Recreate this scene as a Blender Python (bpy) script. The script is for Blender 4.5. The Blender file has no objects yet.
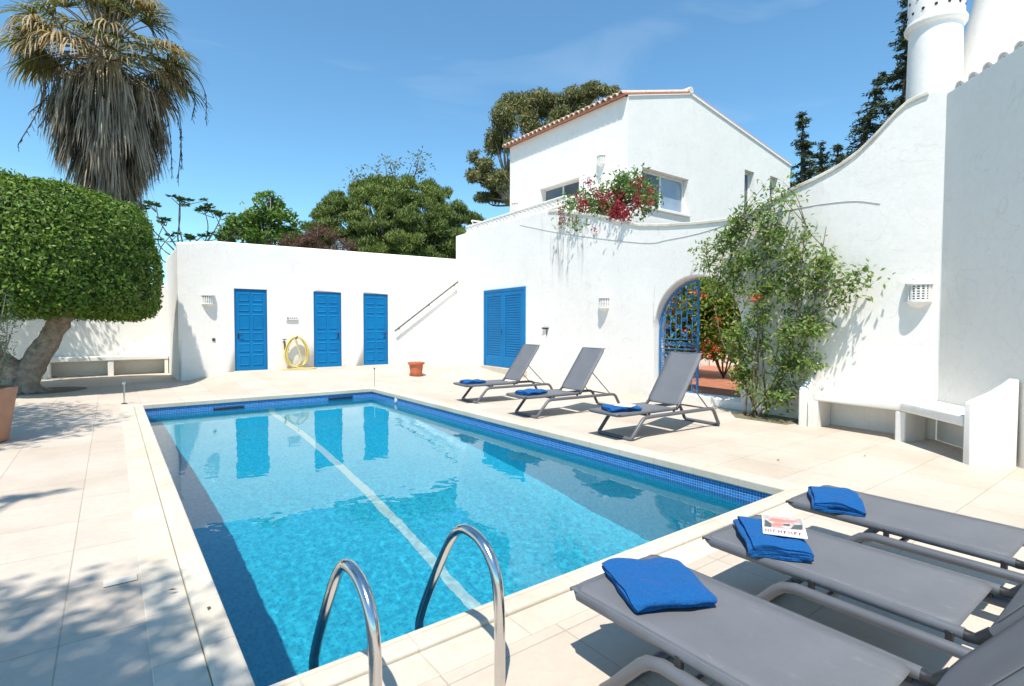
import bpy, bmesh, math, random
import numpy as np
from mathutils import Vector, Matrix, noise
R = math.radians
random.seed(7)
rng = np.random.default_rng(11)
S = bpy.context.scene
COL = S.collection

# ------------------------------------------------------------------ camera
YAW, PITCH, ROLL = R(37.041), R(1.913), R(.1345)
fw = Vector((math.sin(YAW) * math.cos(PITCH), math.cos(YAW) * math.cos(PITCH), -math.sin(PITCH)))
r0 = Vector((math.cos(YAW), -math.sin(YAW), 0))
u0 = r0.cross(fw)
rt = r0 * math.cos(ROLL) + u0 * math.sin(ROLL)
up = -r0 * math.sin(ROLL) + u0 * math.cos(ROLL)
CAMP = Vector((0, 0, 1.5))
cd = bpy.data.cameras.new('camera')
cam = bpy.data.objects.new('camera', cd)
COL.objects.link(cam)
cd.sensor_width = 36
cd.lens = 532.05 / 1024 * 36
cd.clip_end = 2000
cam.matrix_world = Matrix(((rt.x, up.x, -fw.x, 0), (rt.y, up.y, -fw.y, 0), (rt.z, up.z, -fw.z, 1.5), (0, 0, 0, 1)))
S.camera = cam

# ------------------------------------------------------------------ sky, sun, exposure
SUN = Vector((-.345, -.347, 1)).normalized()      # towards the sun
ELEV = math.asin(SUN.z)
w = bpy.data.worlds.new('World')
S.world = w
w.use_nodes = True
nt = w.node_tree
bg = nt.nodes['Background']
bg.inputs[1].default_value = .13
sky = nt.nodes.new('ShaderNodeTexSky')
sky.sky_type = 'NISHITA'
sky.sun_disc = False
sky.sun_elevation = ELEV
sky.sun_rotation = math.atan2(SUN.x, SUN.y)
sky.air_density = 1.0
sky.dust_density = .1
sky.ozone_density = 1.2
tc = nt.nodes.new('ShaderNodeTexCoord')
mp = nt.nodes.new('ShaderNodeMapping')
mp.inputs['Scale'].default_value = (1.2, 2.2, 7)
mp.inputs['Rotation'].default_value = (R(8), R(-14), R(20))
cn = nt.nodes.new('ShaderNodeTexNoise')
cn.inputs['Scale'].default_value = 1.6
cn.inputs['Detail'].default_value = 7
cn.inputs['Distortion'].default_value = .6
cr = nt.nodes.new('ShaderNodeValToRGB')
cr.color_ramp.elements[0].position = .56
cr.color_ramp.elements[1].position = .85
cr.color_ramp.elements[1].color = (.2, .2, .2, 1)
mx = nt.nodes.new('ShaderNodeMixRGB')
mx.inputs[2].default_value = (5.2, 5.8, 6.4, 1)
nt.links.new(tc.outputs['Generated'], mp.inputs[0])
nt.links.new(mp.outputs[0], cn.inputs['Vector'])
nt.links.new(cn.outputs[0], cr.inputs[0])
nt.links.new(cr.outputs[0], mx.inputs[0])
tn = nt.nodes.new('ShaderNodeMixRGB')
tn.blend_type = 'MULTIPLY'
tn.inputs[0].default_value = 1
tn.inputs[2].default_value = (.71, 1.06, 1.13, 1)
nt.links.new(sky.outputs[0], tn.inputs[1])
nt.links.new(tn.outputs[0], mx.inputs[1])
nt.links.new(mx.outputs[0], bg.inputs[0])
sl = bpy.data.lights.new('sun', 'SUN')
sl.energy = 4.6
sl.angle = R(.55)
sl.color = (1, .95, .87)
so = bpy.data.objects.new('sun', sl)
COL.objects.link(so)
so.rotation_euler = (-SUN).to_track_quat('-Z', 'Y').to_euler()
so.location = (0, 0, 30)
sl.cycles.is_caustics_light = True
S.view_settings.view_transform = 'Standard'
S.view_settings.look = 'None'
S.view_settings.exposure = .52
S.view_settings.gamma = 1
S.view_settings.use_curve_mapping = False
S.cycles.use_denoising = True
S.cycles.max_bounces = 10
S.cycles.sample_clamp_indirect = 6


# ------------------------------------------------------------------ helpers
def ray(px, py):
    return fw + rt * ((px - 512) / 532.05) - up * ((py - 343) / 532.05)


def tag(o, label=None, cat=None, group=None, kind=None):
    if label: o['label'] = label
    if cat: o['category'] = cat
    if group: o['group'] = group
    if kind: o['kind'] = kind
    return o


def thing(name, loc, label, cat, group=None, rz=0):
    o = bpy.data.objects.new(name, None)
    o.empty_display_size = .1
    COL.objects.link(o)
    o.location = loc
    o.rotation_euler.z = rz
    return tag(o, label, cat, group)


def link_mesh(name, me, mats, parent=None, smooth=True, bevel=0, seg=2, ang=35, sharp=40):
    if not isinstance(mats, (list, tuple)):
        mats = [mats]
    for m in mats:
        me.materials.append(m)
    o = bpy.data.objects.new(name, me)
    COL.objects.link(o)
    if parent is not None:
        me.transform(Matrix.Translation(-Vector(parent.get('_w', parent.location))))
        o.parent = parent
        o['_w'] = Vector(parent.get('_w', parent.location))
    if smooth:
        me.polygons.foreach_set('use_smooth', [True] * len(me.polygons))
        if sharp:
            me.set_sharp_from_angle(angle=R(sharp))
    if bevel:
        b = o.modifiers.new('bevel', 'BEVEL')
        b.width = bevel
        b.segments = seg
        b.limit_method = 'ANGLE'
        b.angle_limit = R(ang)
        b.harden_normals = False
    return o


class MB:
    def __init__(s):
        s.v = []
        s.f = []
        s.m = []
        s.uv = []

    def add(s, vs, fs, mi=0):
        n = len(s.v)
        s.v += [tuple(v) for v in vs]
        s.f += [tuple(i + n for i in f) for f in fs]
        s.m += [mi] * len(fs)

    def box(s, a, b, rz=0, c=None, mi=0):
        x0, y0, z0 = a
        x1, y1, z1 = b
        vs = [Vector(p) for p in ((x0, y0, z0), (x1, y0, z0), (x1, y1, z0), (x0, y1, z0), (x0, y0, z1), (x1, y0, z1), (x1, y1, z1), (x0, y1, z1))]
        if rz:
            c = Vector(c if c else (0, 0, 0))
            m = Matrix.Rotation(rz, 3, 'Z')
            vs = [m @ (v - c) + c for v in vs]
        s.add(vs, [(0, 3, 2, 1), (4, 5, 6, 7), (0, 1, 5, 4), (1, 2, 6, 5), (2, 3, 7, 6), (3, 0, 4, 7)], mi)

    def prism(s, poly, z0, z1, mi=0):
        n = len(poly)
        t = z1 if hasattr(z1, '__len__') else [z1] * n
        s.add([(p[0], p[1], z0) for p in poly] + [(p[0], p[1], t[i]) for i, p in enumerate(poly)],
              [tuple(range(n - 1, -1, -1)), tuple(range(n, 2 * n))] + [(i, (i + 1) % n, n + (i + 1) % n, n + i) for i in range(n)], mi)

    def extr(s, pts, d, mi=0):           # planar loop of 3D points, extruded by vector d
        n = len(pts)
        d = Vector(d)
        s.add([Vector(p) for p in pts] + [Vector(p) + d for p in pts],
              [tuple(range(n - 1, -1, -1)), tuple(range(n, 2 * n))] + [(i, (i + 1) % n, n + (i + 1) % n, n + i) for i in range(n)], mi)

    def tube(s, pts, r, n=8, cap=True, mi=0, closed=False):
        pts = [Vector(p) for p in pts]
        k = len(pts)
        rs = r if hasattr(r, '__len__') else [r] * k
        prev = None
        vs = []
        for i, p in enumerate(pts):
            if closed:
                t = pts[(i + 1) % k] - pts[i - 1]
            else:
                t = pts[min(i + 1, k - 1)] - pts[max(i - 1, 0)]
            if t.length < 1e-9: t = Vector((0, 0, 1))
            t.normalize()
            if prev is None:
                a = t.cross(Vector((0, 0, 1)))
                if a.length < .05: a = t.cross(Vector((0, 1, 0)))
            else:
                a = prev - t * prev.dot(t)
                if a.length < 1e-6: a = t.orthogonal()
            a.normalize()
            prev = a
            b = t.cross(a)
            for j in range(n):
                q = 2 * math.pi * j / n
                vs.append(p + a * (rs[i] * math.cos(q)) + b * (rs[i] * math.sin(q)))
        fs = []
        for i in range(k if closed else k - 1):
            i2 = (i + 1) % k
            for j in range(n):
                j2 = (j + 1) % n
                fs.append((i * n + j, i * n + j2, i2 * n + j2, i2 * n + j))
        if cap and not closed:
            fs.append(tuple(range(n - 1, -1, -1)))
            fs.append(tuple((k - 1) * n + j for j in range(n)))
        s.add(vs, fs, mi)

    def lathe(s, prof, c=(0, 0, 0), n=24, mi=0, a0=0, a1=2 * math.pi):
        full = abs(a1 - a0 - 2 * math.pi) < 1e-6
        m = n if full else n + 1
        vs = []
        for r_, z_ in prof:
            for j in range(m):
                q = a0 + (a1 - a0) * j / n
                vs.append((c[0] + r_ * math.cos(q), c[1] + r_ * math.sin(q), c[2] + z_))
        fs = []
        for i in range(len(prof) - 1):
            for j in range(n):
                j2 = (j + 1) % m
                fs.append((i * m + j, i * m + j2, (i + 1) * m + j2, (i + 1) * m + j))
        s.add(vs, fs, mi)

    def build(s, name, mats, parent=None, **k):
        me = bpy.data.meshes.new(name)
        me.from_pydata(s.v, [], s.f)
        if any(s.m):
            me.polygons.foreach_set('material_index', s.m)
        me.update()
        return link_mesh(name, me, mats, parent, **k)


def spline(pts, n=8):
    """Catmull-Rom through the points"""
    P = [Vector(p) for p in pts]
    P = [P[0] * 2 - P[1]] + P + [P[-1] * 2 - P[-2]]
    out = []
    for i in range(1, len(P) - 2):
        for k in range(n):
            t = k / n
            a, b, c, d = P[i - 1:i + 3]
            out.append(.5 * ((2 * b) + (c - a) * t + (2 * a - 5 * b + 4 * c - d) * t * t + (-a + 3 * b - 3 * c + d) * t ** 3))
    out.append(P[-2])
    return out


def copy_tree(o, parent=None):
    c = o.copy()
    COL.objects.link(c)
    if parent is not None:
        c.parent = parent
    for ch in list(o.children):
        copy_tree(ch, c)
    return c


# ---------- leaves: many small folded two-triangle blades in one mesh
def leaf_mesh(C, D, N, L, Wd, fold=.25):
    C = np.asarray(C, float); D = np.asarray(D, float); N = np.asarray(N, float)
    n = len(C)
    L = np.broadcast_to(np.asarray(L, float), (n,))[:, None]
    Wd = np.broadcast_to(np.asarray(Wd, float), (n,))[:, None]
    D = D / np.maximum(np.linalg.norm(D, axis=1, keepdims=True), 1e-9)
    B = np.cross(D, N)
    B /= np.maximum(np.linalg.norm(B, axis=1, keepdims=True), 1e-9)
    U = np.cross(B, D)
    base = C - D * L * .5
    tip = C + D * L * .5
    mid = C - D * L * .05
    a = mid + B * Wd * .5 + U * Wd * fold
    b = mid - B * Wd * .5 + U * Wd * fold
    V = np.empty((n, 4, 3))
    V[:, 0] = base; V[:, 1] = a; V[:, 2] = tip; V[:, 3] = b
    V = V.reshape(-1, 3)
    i = np.arange(n)[:, None] * 4
    F = np.concatenate([i, i + 1, i + 2, i, i + 2, i + 3], axis=1).reshape(-1)
    return V, F


def tri_mesh(name, V, F, mat, parent=None, smooth=False):
    me = bpy.data.meshes.new(name)
    nf = len(F) // 3
    me.vertices.add(len(V))
    me.vertices.foreach_set('co', np.asarray(V, np.float32).reshape(-1))
    me.loops.add(len(F))
    me.loops.foreach_set('vertex_index', np.asarray(F, np.int32))
    me.polygons.add(nf)
    me.polygons.foreach_set('loop_start', np.arange(0, nf * 3, 3, dtype=np.int32))
    me.polygons.foreach_set('loop_total', np.full(nf, 3, np.int32))
    me.update(calc_edges=True)
    return link_mesh(name, me, mat, parent, smooth=smooth, sharp=0)


def runit(n):
    v = rng.normal(size=(n, 3))
    return v / np.linalg.norm(v, axis=1, keepdims=True)


# ------------------------------------------------------------------ materials
def new_mat(name):
    m = bpy.data.materials.new(name)
    m.use_nodes = True
    return m, m.node_tree, m.node_tree.nodes['Principled BSDF']


def coords(nt, kind='Object', scale=(1, 1, 1), loc=(0, 0, 0), rot=(0, 0, 0)):
    t = nt.nodes.new('ShaderNodeTexCoord')
    m = nt.nodes.new('ShaderNodeMapping')
    m.inputs['Scale'].default_value = scale
    m.inputs['Location'].default_value = loc
    m.inputs['Rotation'].default_value = rot
    nt.links.new(t.outputs[kind], m.inputs[0])
    return m.outputs[0]


def noise_node(nt, vec, scale, detail=4, rough=.55, dist=0):
    n = nt.nodes.new('ShaderNodeTexNoise')
    n.inputs['Scale'].default_value = scale
    n.inputs['Detail'].default_value = detail
    n.inputs['Roughness'].default_value = rough
    n.inputs['Distortion'].default_value = dist
    nt.links.new(vec, n.inputs['Vector'])
    return n.outputs[0]


def ramp(nt, fac, stops):
    r = nt.nodes.new('ShaderNodeValToRGB')
    e = r.color_ramp.elements
    while len(e) < len(stops): e.new(.5)
    for k, (p, c) in enumerate(stops):
        e[k].position = p
        e[k].color = (*c, 1) if len(c) == 3 else c
    nt.links.new(fac, r.inputs[0])
    return r.outputs[0]


def mixc(nt, fac, a, b, mode='MIX'):
    m = nt.nodes.new('ShaderNodeMixRGB')
    m.blend_type = mode
    for i, x in ((0, fac), (1, a), (2, b)):
        if hasattr(x, 'is_linked') or hasattr(x, 'links'):
            nt.links.new(x, m.inputs[i])
        elif i == 0:
            m.inputs[0].default_value = x
        else:
            m.inputs[i].default_value = (*x, 1)
    return m.outputs[0]


def bump(nt, bsdf, h, strength, dist=.01, chain=None):
    b = nt.nodes.new('ShaderNodeBump')
    b.inputs['Strength'].default_value = strength
    b.inputs['Distance'].default_value = dist
    nt.links.new(h, b.inputs['Height'])
    if chain is not None:
        nt.links.new(chain, b.inputs['Normal'])
    nt.links.new(b.outputs[0], bsdf.inputs['Normal'])
    return b.outputs[0]


def simple(name, c, rough=.6, c2=None, scale=6, bstr=.1, bscale=40, metal=0, spec=.5, bd=.01, coat=0):
    m, nt, b = new_mat(name)
    v = coords(nt)
    n = noise_node(nt, v, scale, 5)
    c2 = c2 if c2 else tuple(x * .82 for x in c)
    col = ramp(nt, n, [(.3, c2), (.68, c)])
    nt.links.new(col, b.inputs['Base Color'])
    b.inputs['Roughness'].default_value = rough
    b.inputs['Metallic'].default_value = metal
    b.inputs['Specular IOR Level'].default_value = spec
    b.inputs['Coat Weight'].default_value = coat
    if bstr:
        bump(nt, b, noise_node(nt, v, bscale, 4), bstr, bd)
    return m


def plaster(name, c=(.85, .815, .762), stains=False, dirt=(.66, .62, .54), cap=False):
    m, nt, b = new_mat(name)
    v = coords(nt)
    col = ramp(nt, noise_node(nt, v, .9, 6, .6), [(.3, tuple(x * .95 for x in c)), (.65, c)])
    fine = ramp(nt, noise_node(nt, v, 14, 4, .6), [(.3, (.96, .96, .955)), (.6, (1, 1, 1))])
    col = mixc(nt, 1, col, fine, 'MULTIPLY')
    # weathering where rain splashes the foot of the wall
    sep = nt.nodes.new('ShaderNodeSeparateXYZ')
    nt.links.new(v, sep.inputs[0])
    geo = nt.nodes.new('ShaderNodeNewGeometry')
    sp = nt.nodes.new('ShaderNodeSeparateXYZ')
    nt.links.new(geo.outputs['Position'], sp.inputs[0])
    mr = nt.nodes.new('ShaderNodeMapRange')
    mr.inputs[1].default_value = .12; mr.inputs[2].default_value = .65
    mr.inputs[3].default_value = .75; mr.inputs[4].default_value = 0
    nt.links.new(sp.outputs[2], mr.inputs[0])
    mm = nt.nodes.new('ShaderNodeMath'); mm.operation = 'MULTIPLY'
    nt.links.new(mr.outputs[0], mm.inputs[0])
    nt.links.new(noise_node(nt, v, 5, 5, .7), mm.inputs[1])
    col = mixc(nt, mm.outputs[0], col, dirt)
    rs = ramp(nt, noise_node(nt, coords(nt, scale=(3.2, 3.2, .22)), 1.5, 6, .7, .2), [(.54, (0, 0, 0)), (.78, (.16, .16, .16))])
    col = mixc(nt, rs, col, (.55, .52, .46))
    hl = noise_node(nt, v, 1.1, 3, .5, 1.2)
    ck = ramp(nt, hl, [(.492, (0, 0, 0)), (.5, (.22, .22, .22)), (.508, (0, 0, 0))])
    col = mixc(nt, ck, col, (.5, .47, .42))
    if stains:   # dark rain streaks under the bougainvillea
        vs = coords(nt, scale=(1, 5.5, .42))
        st = ramp(nt, noise_node(nt, vs, 1.6, 5, .65, .3), [(.5, (0, 0, 0)), (.66, (1, 1, 1))])
        def band(out, lo, l1, h1, hi):
            a = nt.nodes.new('ShaderNodeMapRange'); a.interpolation_type = 'SMOOTHSTEP'
            a.inputs[1].default_value = lo; a.inputs[2].default_value = l1
            c_ = nt.nodes.new('ShaderNodeMapRange'); c_.interpolation_type = 'SMOOTHSTEP'
            c_.inputs[1].default_value = h1; c_.inputs[2].default_value = hi
            c_.inputs[3].default_value = 1; c_.inputs[4].default_value = 0
            nt.links.new(out, a.inputs[0]); nt.links.new(out, c_.inputs[0])
            mu = nt.nodes.new('ShaderNodeMath'); mu.operation = 'MULTIPLY'
            nt.links.new(a.outputs[0], mu.inputs[0]); nt.links.new(c_.outputs[0], mu.inputs[1])
            return mu.outputs[0]
        b1 = band(sp.outputs[1], 9.2, 9.7, 10.8, 11.5)
        b2 = band(sp.outputs[2], 2.2, 3.6, 4.6, 4.8)
        m1 = nt.nodes.new('ShaderNodeMath'); m1.operation = 'MULTIPLY'
        nt.links.new(b1, m1.inputs[0]); nt.links.new(b2, m1.inputs[1])
        m2 = nt.nodes.new('ShaderNodeMath'); m2.operation = 'MULTIPLY'
        nt.links.new(m1.outputs[0], m2.inputs[0]); nt.links.new(st, m2.inputs[1])
        m3 = nt.nodes.new('ShaderNodeMath'); m3.operation = 'MULTIPLY'; m3.inputs[1].default_value = .75
        nt.links.new(m2.outputs[0], m3.inputs[0])
        col = mixc(nt, m3.outputs[0], col, (.2, .19, .18))
    nt.links.new(col, b.inputs['Base Color'])
    b.inputs['Roughness'].default_value = .85
    b.inputs['Specular IOR Level'].default_value = .25
    h1 = bump(nt, b, noise_node(nt, v, 2.2, 4, .5), .22, .05)
    bump(nt, b, noise_node(nt, v, 45, 4, .6), .18, .01, h1)
    return m


def leafmat(name, cols, rough=.5, trans=.35, spec=.4, rampnoise=None):
    """leaf material: colour varies leaf by leaf, light passes through"""
    m, nt, b = new_mat(name)
    g = nt.nodes.new('ShaderNodeNewGeometry')
    n = len(cols)
    col = ramp(nt, g.outputs['Random Per Island'], [((i + .5) / n if n > 1 else 0, c) for i, c in enumerate(cols)])
    if rampnoise:
        v = coords(nt)
        k = ramp(nt, noise_node(nt, v, rampnoise, 3), [(.35, (.72, .76, .7)), (.65, (1.15, 1.12, 1))])
        col = mixc(nt, 1, col, k, 'MULTIPLY')
    nt.links.new(col, b.inputs['Base Color'])
    b.inputs['Roughness'].default_value = rough
    b.inputs['Specular IOR Level'].default_value = spec
    t = nt.nodes.new('ShaderNodeBsdfTranslucent')
    nt.links.new(mixc(nt, 1, col, (1.1, 1.25, .7), 'MULTIPLY'), t.inputs[0])
    ms = nt.nodes.new('ShaderNodeMixShader')
    ms.inputs[0].default_value = trans
    out = nt.nodes['Material Output']
    nt.links.new(b.outputs[0], ms.inputs[1])
    nt.links.new(t.outputs[0], ms.inputs[2])
    nt.links.new(ms.outputs[0], out.inputs[0])
    return m


def paving(name, c, c2, mortar, wx, wy, ox, oy, ms=.006, bd=.004, offset=0, stain=(.5, .43, .34), sa=.35, rot=0):
    m, nt, b = new_mat(name)
    v = coords(nt, loc=(-ox, -oy, 0), rot=(0, 0, rot))
    br = nt.nodes.new('ShaderNodeTexBrick')
    br.offset = offset
    br.inputs['Scale'].default_value = 1
    br.inputs['Brick Width'].default_value = wx
    br.inputs['Row Height'].default_value = wy
    br.inputs['Mortar Size'].default_value = ms
    br.inputs['Mortar Smooth'].default_value = .3
    br.inputs['Color1'].default_value = (*c, 1)
    br.inputs['Color2'].default_value = (*c2, 1)
    br.inputs['Mortar'].default_value = (*mortar, 1)
    nt.links.new(v, br.inputs['Vector'])
    big = ramp(nt, noise_node(nt, v, .8, 6, .65), [(.3, (.84, .82, .79)), (.64, (1.04, 1.04, 1.04))])
    col = mixc(nt, 1, br.outputs[0], big, 'MULTIPLY')
    fine = ramp(nt, noise_node(nt, v, 22, 5, .7), [(.3, (.93, .92, .91)), (.6, (1, 1, 1))])
    col = mixc(nt, 1, col, fine, 'MULTIPLY')
    st = ramp(nt, noise_node(nt, v, 2.1, 6, .75, .5), [(.55, (0, 0, 0)), (.76, (sa, sa, sa))])
    col = mixc(nt, st, col, stain)
    nt.links.new(col, b.inputs['Base Color'])
    b.inputs['Roughness'].default_value = .7
    b.inputs['Specular IOR Level'].default_value = .3
    inv = nt.nodes.new('ShaderNodeMath'); inv.operation = 'SUBTRACT'; inv.inputs[0].default_value = 1
    nt.links.new(br.outputs['Fac'], inv.inputs[1])
    h = bump(nt, b, inv.outputs[0], .5, bd)
    bump(nt, b, noise_node(nt, v, 30, 5, .6), .15, .006, h)
    return m


M = {}
M['plaster'] = plaster('white limewash plaster')
M['plaster_stained'] = plaster('white plaster with rain streaks', stains=True)
M['cap'] = simple('weathered plaster cap', (.74, .70, .60), .85, (.5, .45, .36), 3, .3, 30)
M['paving'] = paving('pale limestone paving', (.52, .445, .365), (.565, .495, .42), (.40, .335, .265), .66, .66, -.22, 1.23, ms=.004)
M['coping'] = paving('cream pool coping', (.57, .51, .42), (.60, .545, .455), (.5, .44, .35), .5, .5, .1, .25, .005, .003, stain=(.5, .36, .2), sa=.5)
M['terracotta_floor'] = paving('terracotta brick floor', (.46, .17, .095), (.38, .13, .07), (.33, .2, .14), .22, .11, 0, 0, .01, .006, .5)
M['earth'] = simple('dry earth', (.2, .16, .1), .95, (.1, .11, .05), .4, .4, 8)
M['blue'] = simple('blue gloss paint', (.001, .175, .42), .6, (.001, .145, .36), 1.6, .12, 25, bd=.004, spec=.2)
M['blue_dark'] = simple('darker blue for gap shade and trim', (.006, .11, .31), .6)  # shade painted into louvre gaps as deeper blue; frames and rims share it
M['grey_frame'] = simple('grey powder coated aluminium', (.115, .122, .135), .42, (.095, .1, .112), 12, .05, 90)
M['black'] = simple('black plastic', (.02, .02, .022), .45)
M['terracotta'] = simple('terracotta clay', (.56, .16, .07), .7, (.42, .11, .05), 7, .15, 50)
M['old_terracotta'] = simple('weathered terracotta', (.52, .26, .15), .8, (.36, .2, .13), 5, .3, 30)
M['steel_dark'] = simple('dark iron', (.05, .045, .04), .5)
M['lampwhite'] = simple('white painted ceramic', (.8, .79, .76), .6, (.7, .68, .62), 20, .15, 60)
M['hose'] = simple('yellow garden hose', (.72, .55, .12), .4, (.62, .52, .2), 5, 0)
M['bark'] = simple('grey brown bark', (.42, .34, .26), .9, (.2, .155, .115), 7, 1, 13, bd=.05)
M['bark_pale'] = simple('pale bark', (.42, .36, .28), .9, (.24, .19, .14), 6, .6, 18, bd=.02)
M['twig'] = simple('thin brown twigs', (.17, .13, .08), .9, (.10, .08, .05), 6, 0)
M['ink'] = simple('dark red ink', (.25, .02, .05), .5)
M['paper'] = simple('white paper', (.82, .8, .78), .5)
M['pink'] = simple('coral print', (.75, .25, .2), .5)
M['darkgreen_print'] = simple('dark green print', (.08, .11, .1), .5)
M['wood_white'] = simple('white window frame', (.78, .78, .77), .4)

# ================================================================== SETTING
PX0, PX1, PY0, PY1 = .436, 4.829, 2.28, 11.80       # pool, inside of the coping
WZ = -.175


def sm(t):
    t = max(0, min(1, t))
    return t * t * (3 - 2 * t)


def gz(x, y):                                        # the deck rises gently towards the pool house
    return .2 * sm((y - 12.6) / 3.4) * sm((x - 1.3) / 1.6)


def sheet(name, xs, ys, hole, mat, zf):
    V, idx, F = [], {}, []
    for i, x in enumerate(xs):
        for j, y in enumerate(ys):
            idx[i, j] = len(V)
            V.append((x, y, zf(x, y)))
    for i in range(len(xs) - 1):
        for j in range(len(ys) - 1):
            cx_, cy_ = (xs[i] + xs[i + 1]) / 2, (ys[j] + ys[j + 1]) / 2
            if hole and hole[0] < cx_ < hole[1] and hole[2] < cy_ < hole[3]:
                continue
            F.append((idx[i, j], idx[i + 1, j], idx[i + 1, j + 1], idx[i, j + 1]))
    m = MB(); m.v = V; m.f = F; m.m = [0] * len(F)
    return m.build(name, mat)


H = .32                                               # coping width
xs = [-14, -6, -2, .0, PX0 - H, PX1 + H] + [PX1 + H + .45 * k for k in range(1, 11)] + [9.95]
xs = sorted(set(xs + [1.3 + .2 * k for k in range(9)]))
ys = [-8, -3, 0, PY0 - H, PY1 + H] + [12.6 + .34 * k for k in range(11)] + [17, 18, 20.2]
o = sheet('terrace', xs, ys, (PX0 - H, PX1 + H, PY0 - H, PY1 + H), M['paving'], gz)
tag(o, kind='structure')
o = sheet('ground', [-600, -14, 9.95, 600], [-600, -8, 20.2, 900], (-14, 9.95, -8, 20.2), M['earth'], lambda x, y: -.02)
tag(o, kind='structure')
o = sheet('courtyard_floor', [9.46, 16.2], [3, 8.3, 10.3], None, M['terracotta_floor'], lambda x, y: .15)
tag(o, kind='structure')
mb = MB()
mb.prism([(8.9, 4.9), (9.05, 4.7), (9.6, 4.9), (9.7, 7.4), (9.16, 7.4)], -.01, .145)
tag(mb.build('threshold_step', M['plaster'], bevel=.012), kind='structure')

# coping: flat band outside, rounded lip inside
def ring(mb, o_, i_, z0, z1):
    x0, x1, y0, y1 = PX0, PX1, PY0, PY1
    mb.box((x0 - o_, y0 - o_, z0), (x1 + o_, y0 - i_, z1))
    mb.box((x0 - o_, y1 + i_, z0), (x1 + o_, y1 + o_, z1))
    mb.box((x0 - o_, y0 - i_, z0), (x0 - i_, y1 + i_, z1))
    mb.box((x1 + i_, y0 - i_, z0), (x1 + o_, y1 + i_, z1))
mb = MB()
def frame(o_, i_, zo, zi, zb):
    out = [(PX0 - o_, PY0 - o_), (PX1 + o_, PY0 - o_), (PX1 + o_, PY1 + o_), (PX0 - o_, PY1 + o_)]
    inn = [(PX0 - i_, PY0 - i_), (PX1 + i_, PY0 - i_), (PX1 + i_, PY1 + i_), (PX0 - i_, PY1 + i_)]
    V = [(x, y, zo) for x, y in out] + [(x, y, zi) for x, y in inn] + [(x, y, zb) for x, y in inn] + [(x, y, zb) for x, y in out]
    F = []
    for k in range(4):
        l = (k + 1) % 4
        F += [(k, l, 4 + l, 4 + k), (4 + k, 4 + l, 8 + l, 8 + k), (12 + k, 12 + l, l, k), (8 + k, 8 + l, 12 + l, 12 + k)]
    return V, F
mb.add(*frame(.32, .125, .006, .006, -.05))
tag(mb.build('coping_band', M['coping'], bevel=.004), kind='structure')
mb = MB()
mb.add(*frame(.122, -.012, .03, .034, -.06))
tag(mb.build('coping', M['coping'], bevel=.016, seg=3), kind='structure')

# pool basin with sloping floor, uv in metres for the mosaic
def tilemat():
    m, nt, b = new_mat('blue glass mosaic')
    uv = nt.nodes.new('ShaderNodeUVMap')
    sc = nt.nodes.new('ShaderNodeVectorMath'); sc.operation = 'SCALE'; sc.inputs['Scale'].default_value = 1
    nt.links.new(uv.outputs[0], sc.inputs[0])
    v = sc.outputs[0]
    br = nt.nodes.new('ShaderNodeTexBrick'); br.offset = 0
    br.inputs['Scale'].default_value = 1
    br.inputs['Brick Width'].default_value = .028
    br.inputs['Row Height'].default_value = .028
    br.inputs['Mortar Size'].default_value = .0022
    br.inputs['Mortar Smooth'].default_value = .2
    br.inputs['Bias'].default_value = 0
    br.inputs['Color1'].default_value = (.0, .0, .0, 1)
    br.inputs['Color2'].default_value = (1, 1, 1, 1)
    br.inputs['Mortar'].default_value = (.5, .5, .5, 1)
    nt.links.new(v, br.inputs['Vector'])
    geo = nt.nodes.new('ShaderNodeNewGeometry')
    sp = nt.nodes.new('ShaderNodeSeparateXYZ'); nt.links.new(geo.outputs['Position'], sp.inputs[0])
    # the band of darker tiles runs round the waterline
    gt = nt.nodes.new('ShaderNodeMath'); gt.operation = 'GREATER_THAN'; gt.inputs[1].default_value = -.30
    nt.links.new(sp.outputs[2], gt.inputs[0])
    body = ramp(nt, br.outputs[0], [(0, (.006, .29, .44)), (1, (.03, .47, .57))])
    band = ramp(nt, br.outputs[0], [(0, (.006, .11, .40)), (1, (.012, .20, .52))])
    col = mixc(nt, gt.outputs[0], body, band)
    gr = mixc(nt, gt.outputs[0], (.03, .42, .58), (.26, .42, .62))
    col = mixc(nt, br.outputs['Fac'], col, gr)
    nt.links.new(col, b.inputs['Base Color'])
    b.inputs['Roughness'].default_value = .25
    return m
M['mosaic'] = tilemat()
M['lane'] = simple('pale mosaic stripe', (.46, .6, .57), .4, (.36, .54, .54), 30, 0)
prof = [(2.27, -2.2), (4.6, -2.12), (7.3, -1.70), (9.7, -1.25), (11.81, -1.12)]
me = bpy.data.meshes.new('pool_basin')
V, F, UV = [], [], []
def quad(ps, uvs):
    n = len(V); V.extend(ps); F.append((n, n + 1, n + 2, n + 3)); UV.extend(uvs)
x0, x1 = PX0 - .01, PX1 + .01
for (ya, za), (yb, zb) in zip(prof[:-1], prof[1:]):
    quad([(x0, ya, za), (x1, ya, za), (x1, yb, zb), (x0, yb, zb)], [(x0, ya), (x1, ya), (x1, yb), (x0, yb)])
    quad([(x0, ya, 0), (x0, ya, za), (x0, yb, zb), (x0, yb, 0)], [(ya, 0), (ya, za), (yb, zb), (yb, 0)])
    quad([(x1, yb, 0), (x1, yb, zb), (x1, ya, za), (x1, ya, 0)], [(yb, 0), (yb, zb), (ya, za), (ya, 0)])
ya, za = prof[0]; yb, zb = prof[-1]
quad([(x1, ya, 0), (x1, ya, za), (x0, ya, za), (x0, ya, 0)], [(x1, 0), (x1, za), (x0, za), (x0, 0)])
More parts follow.
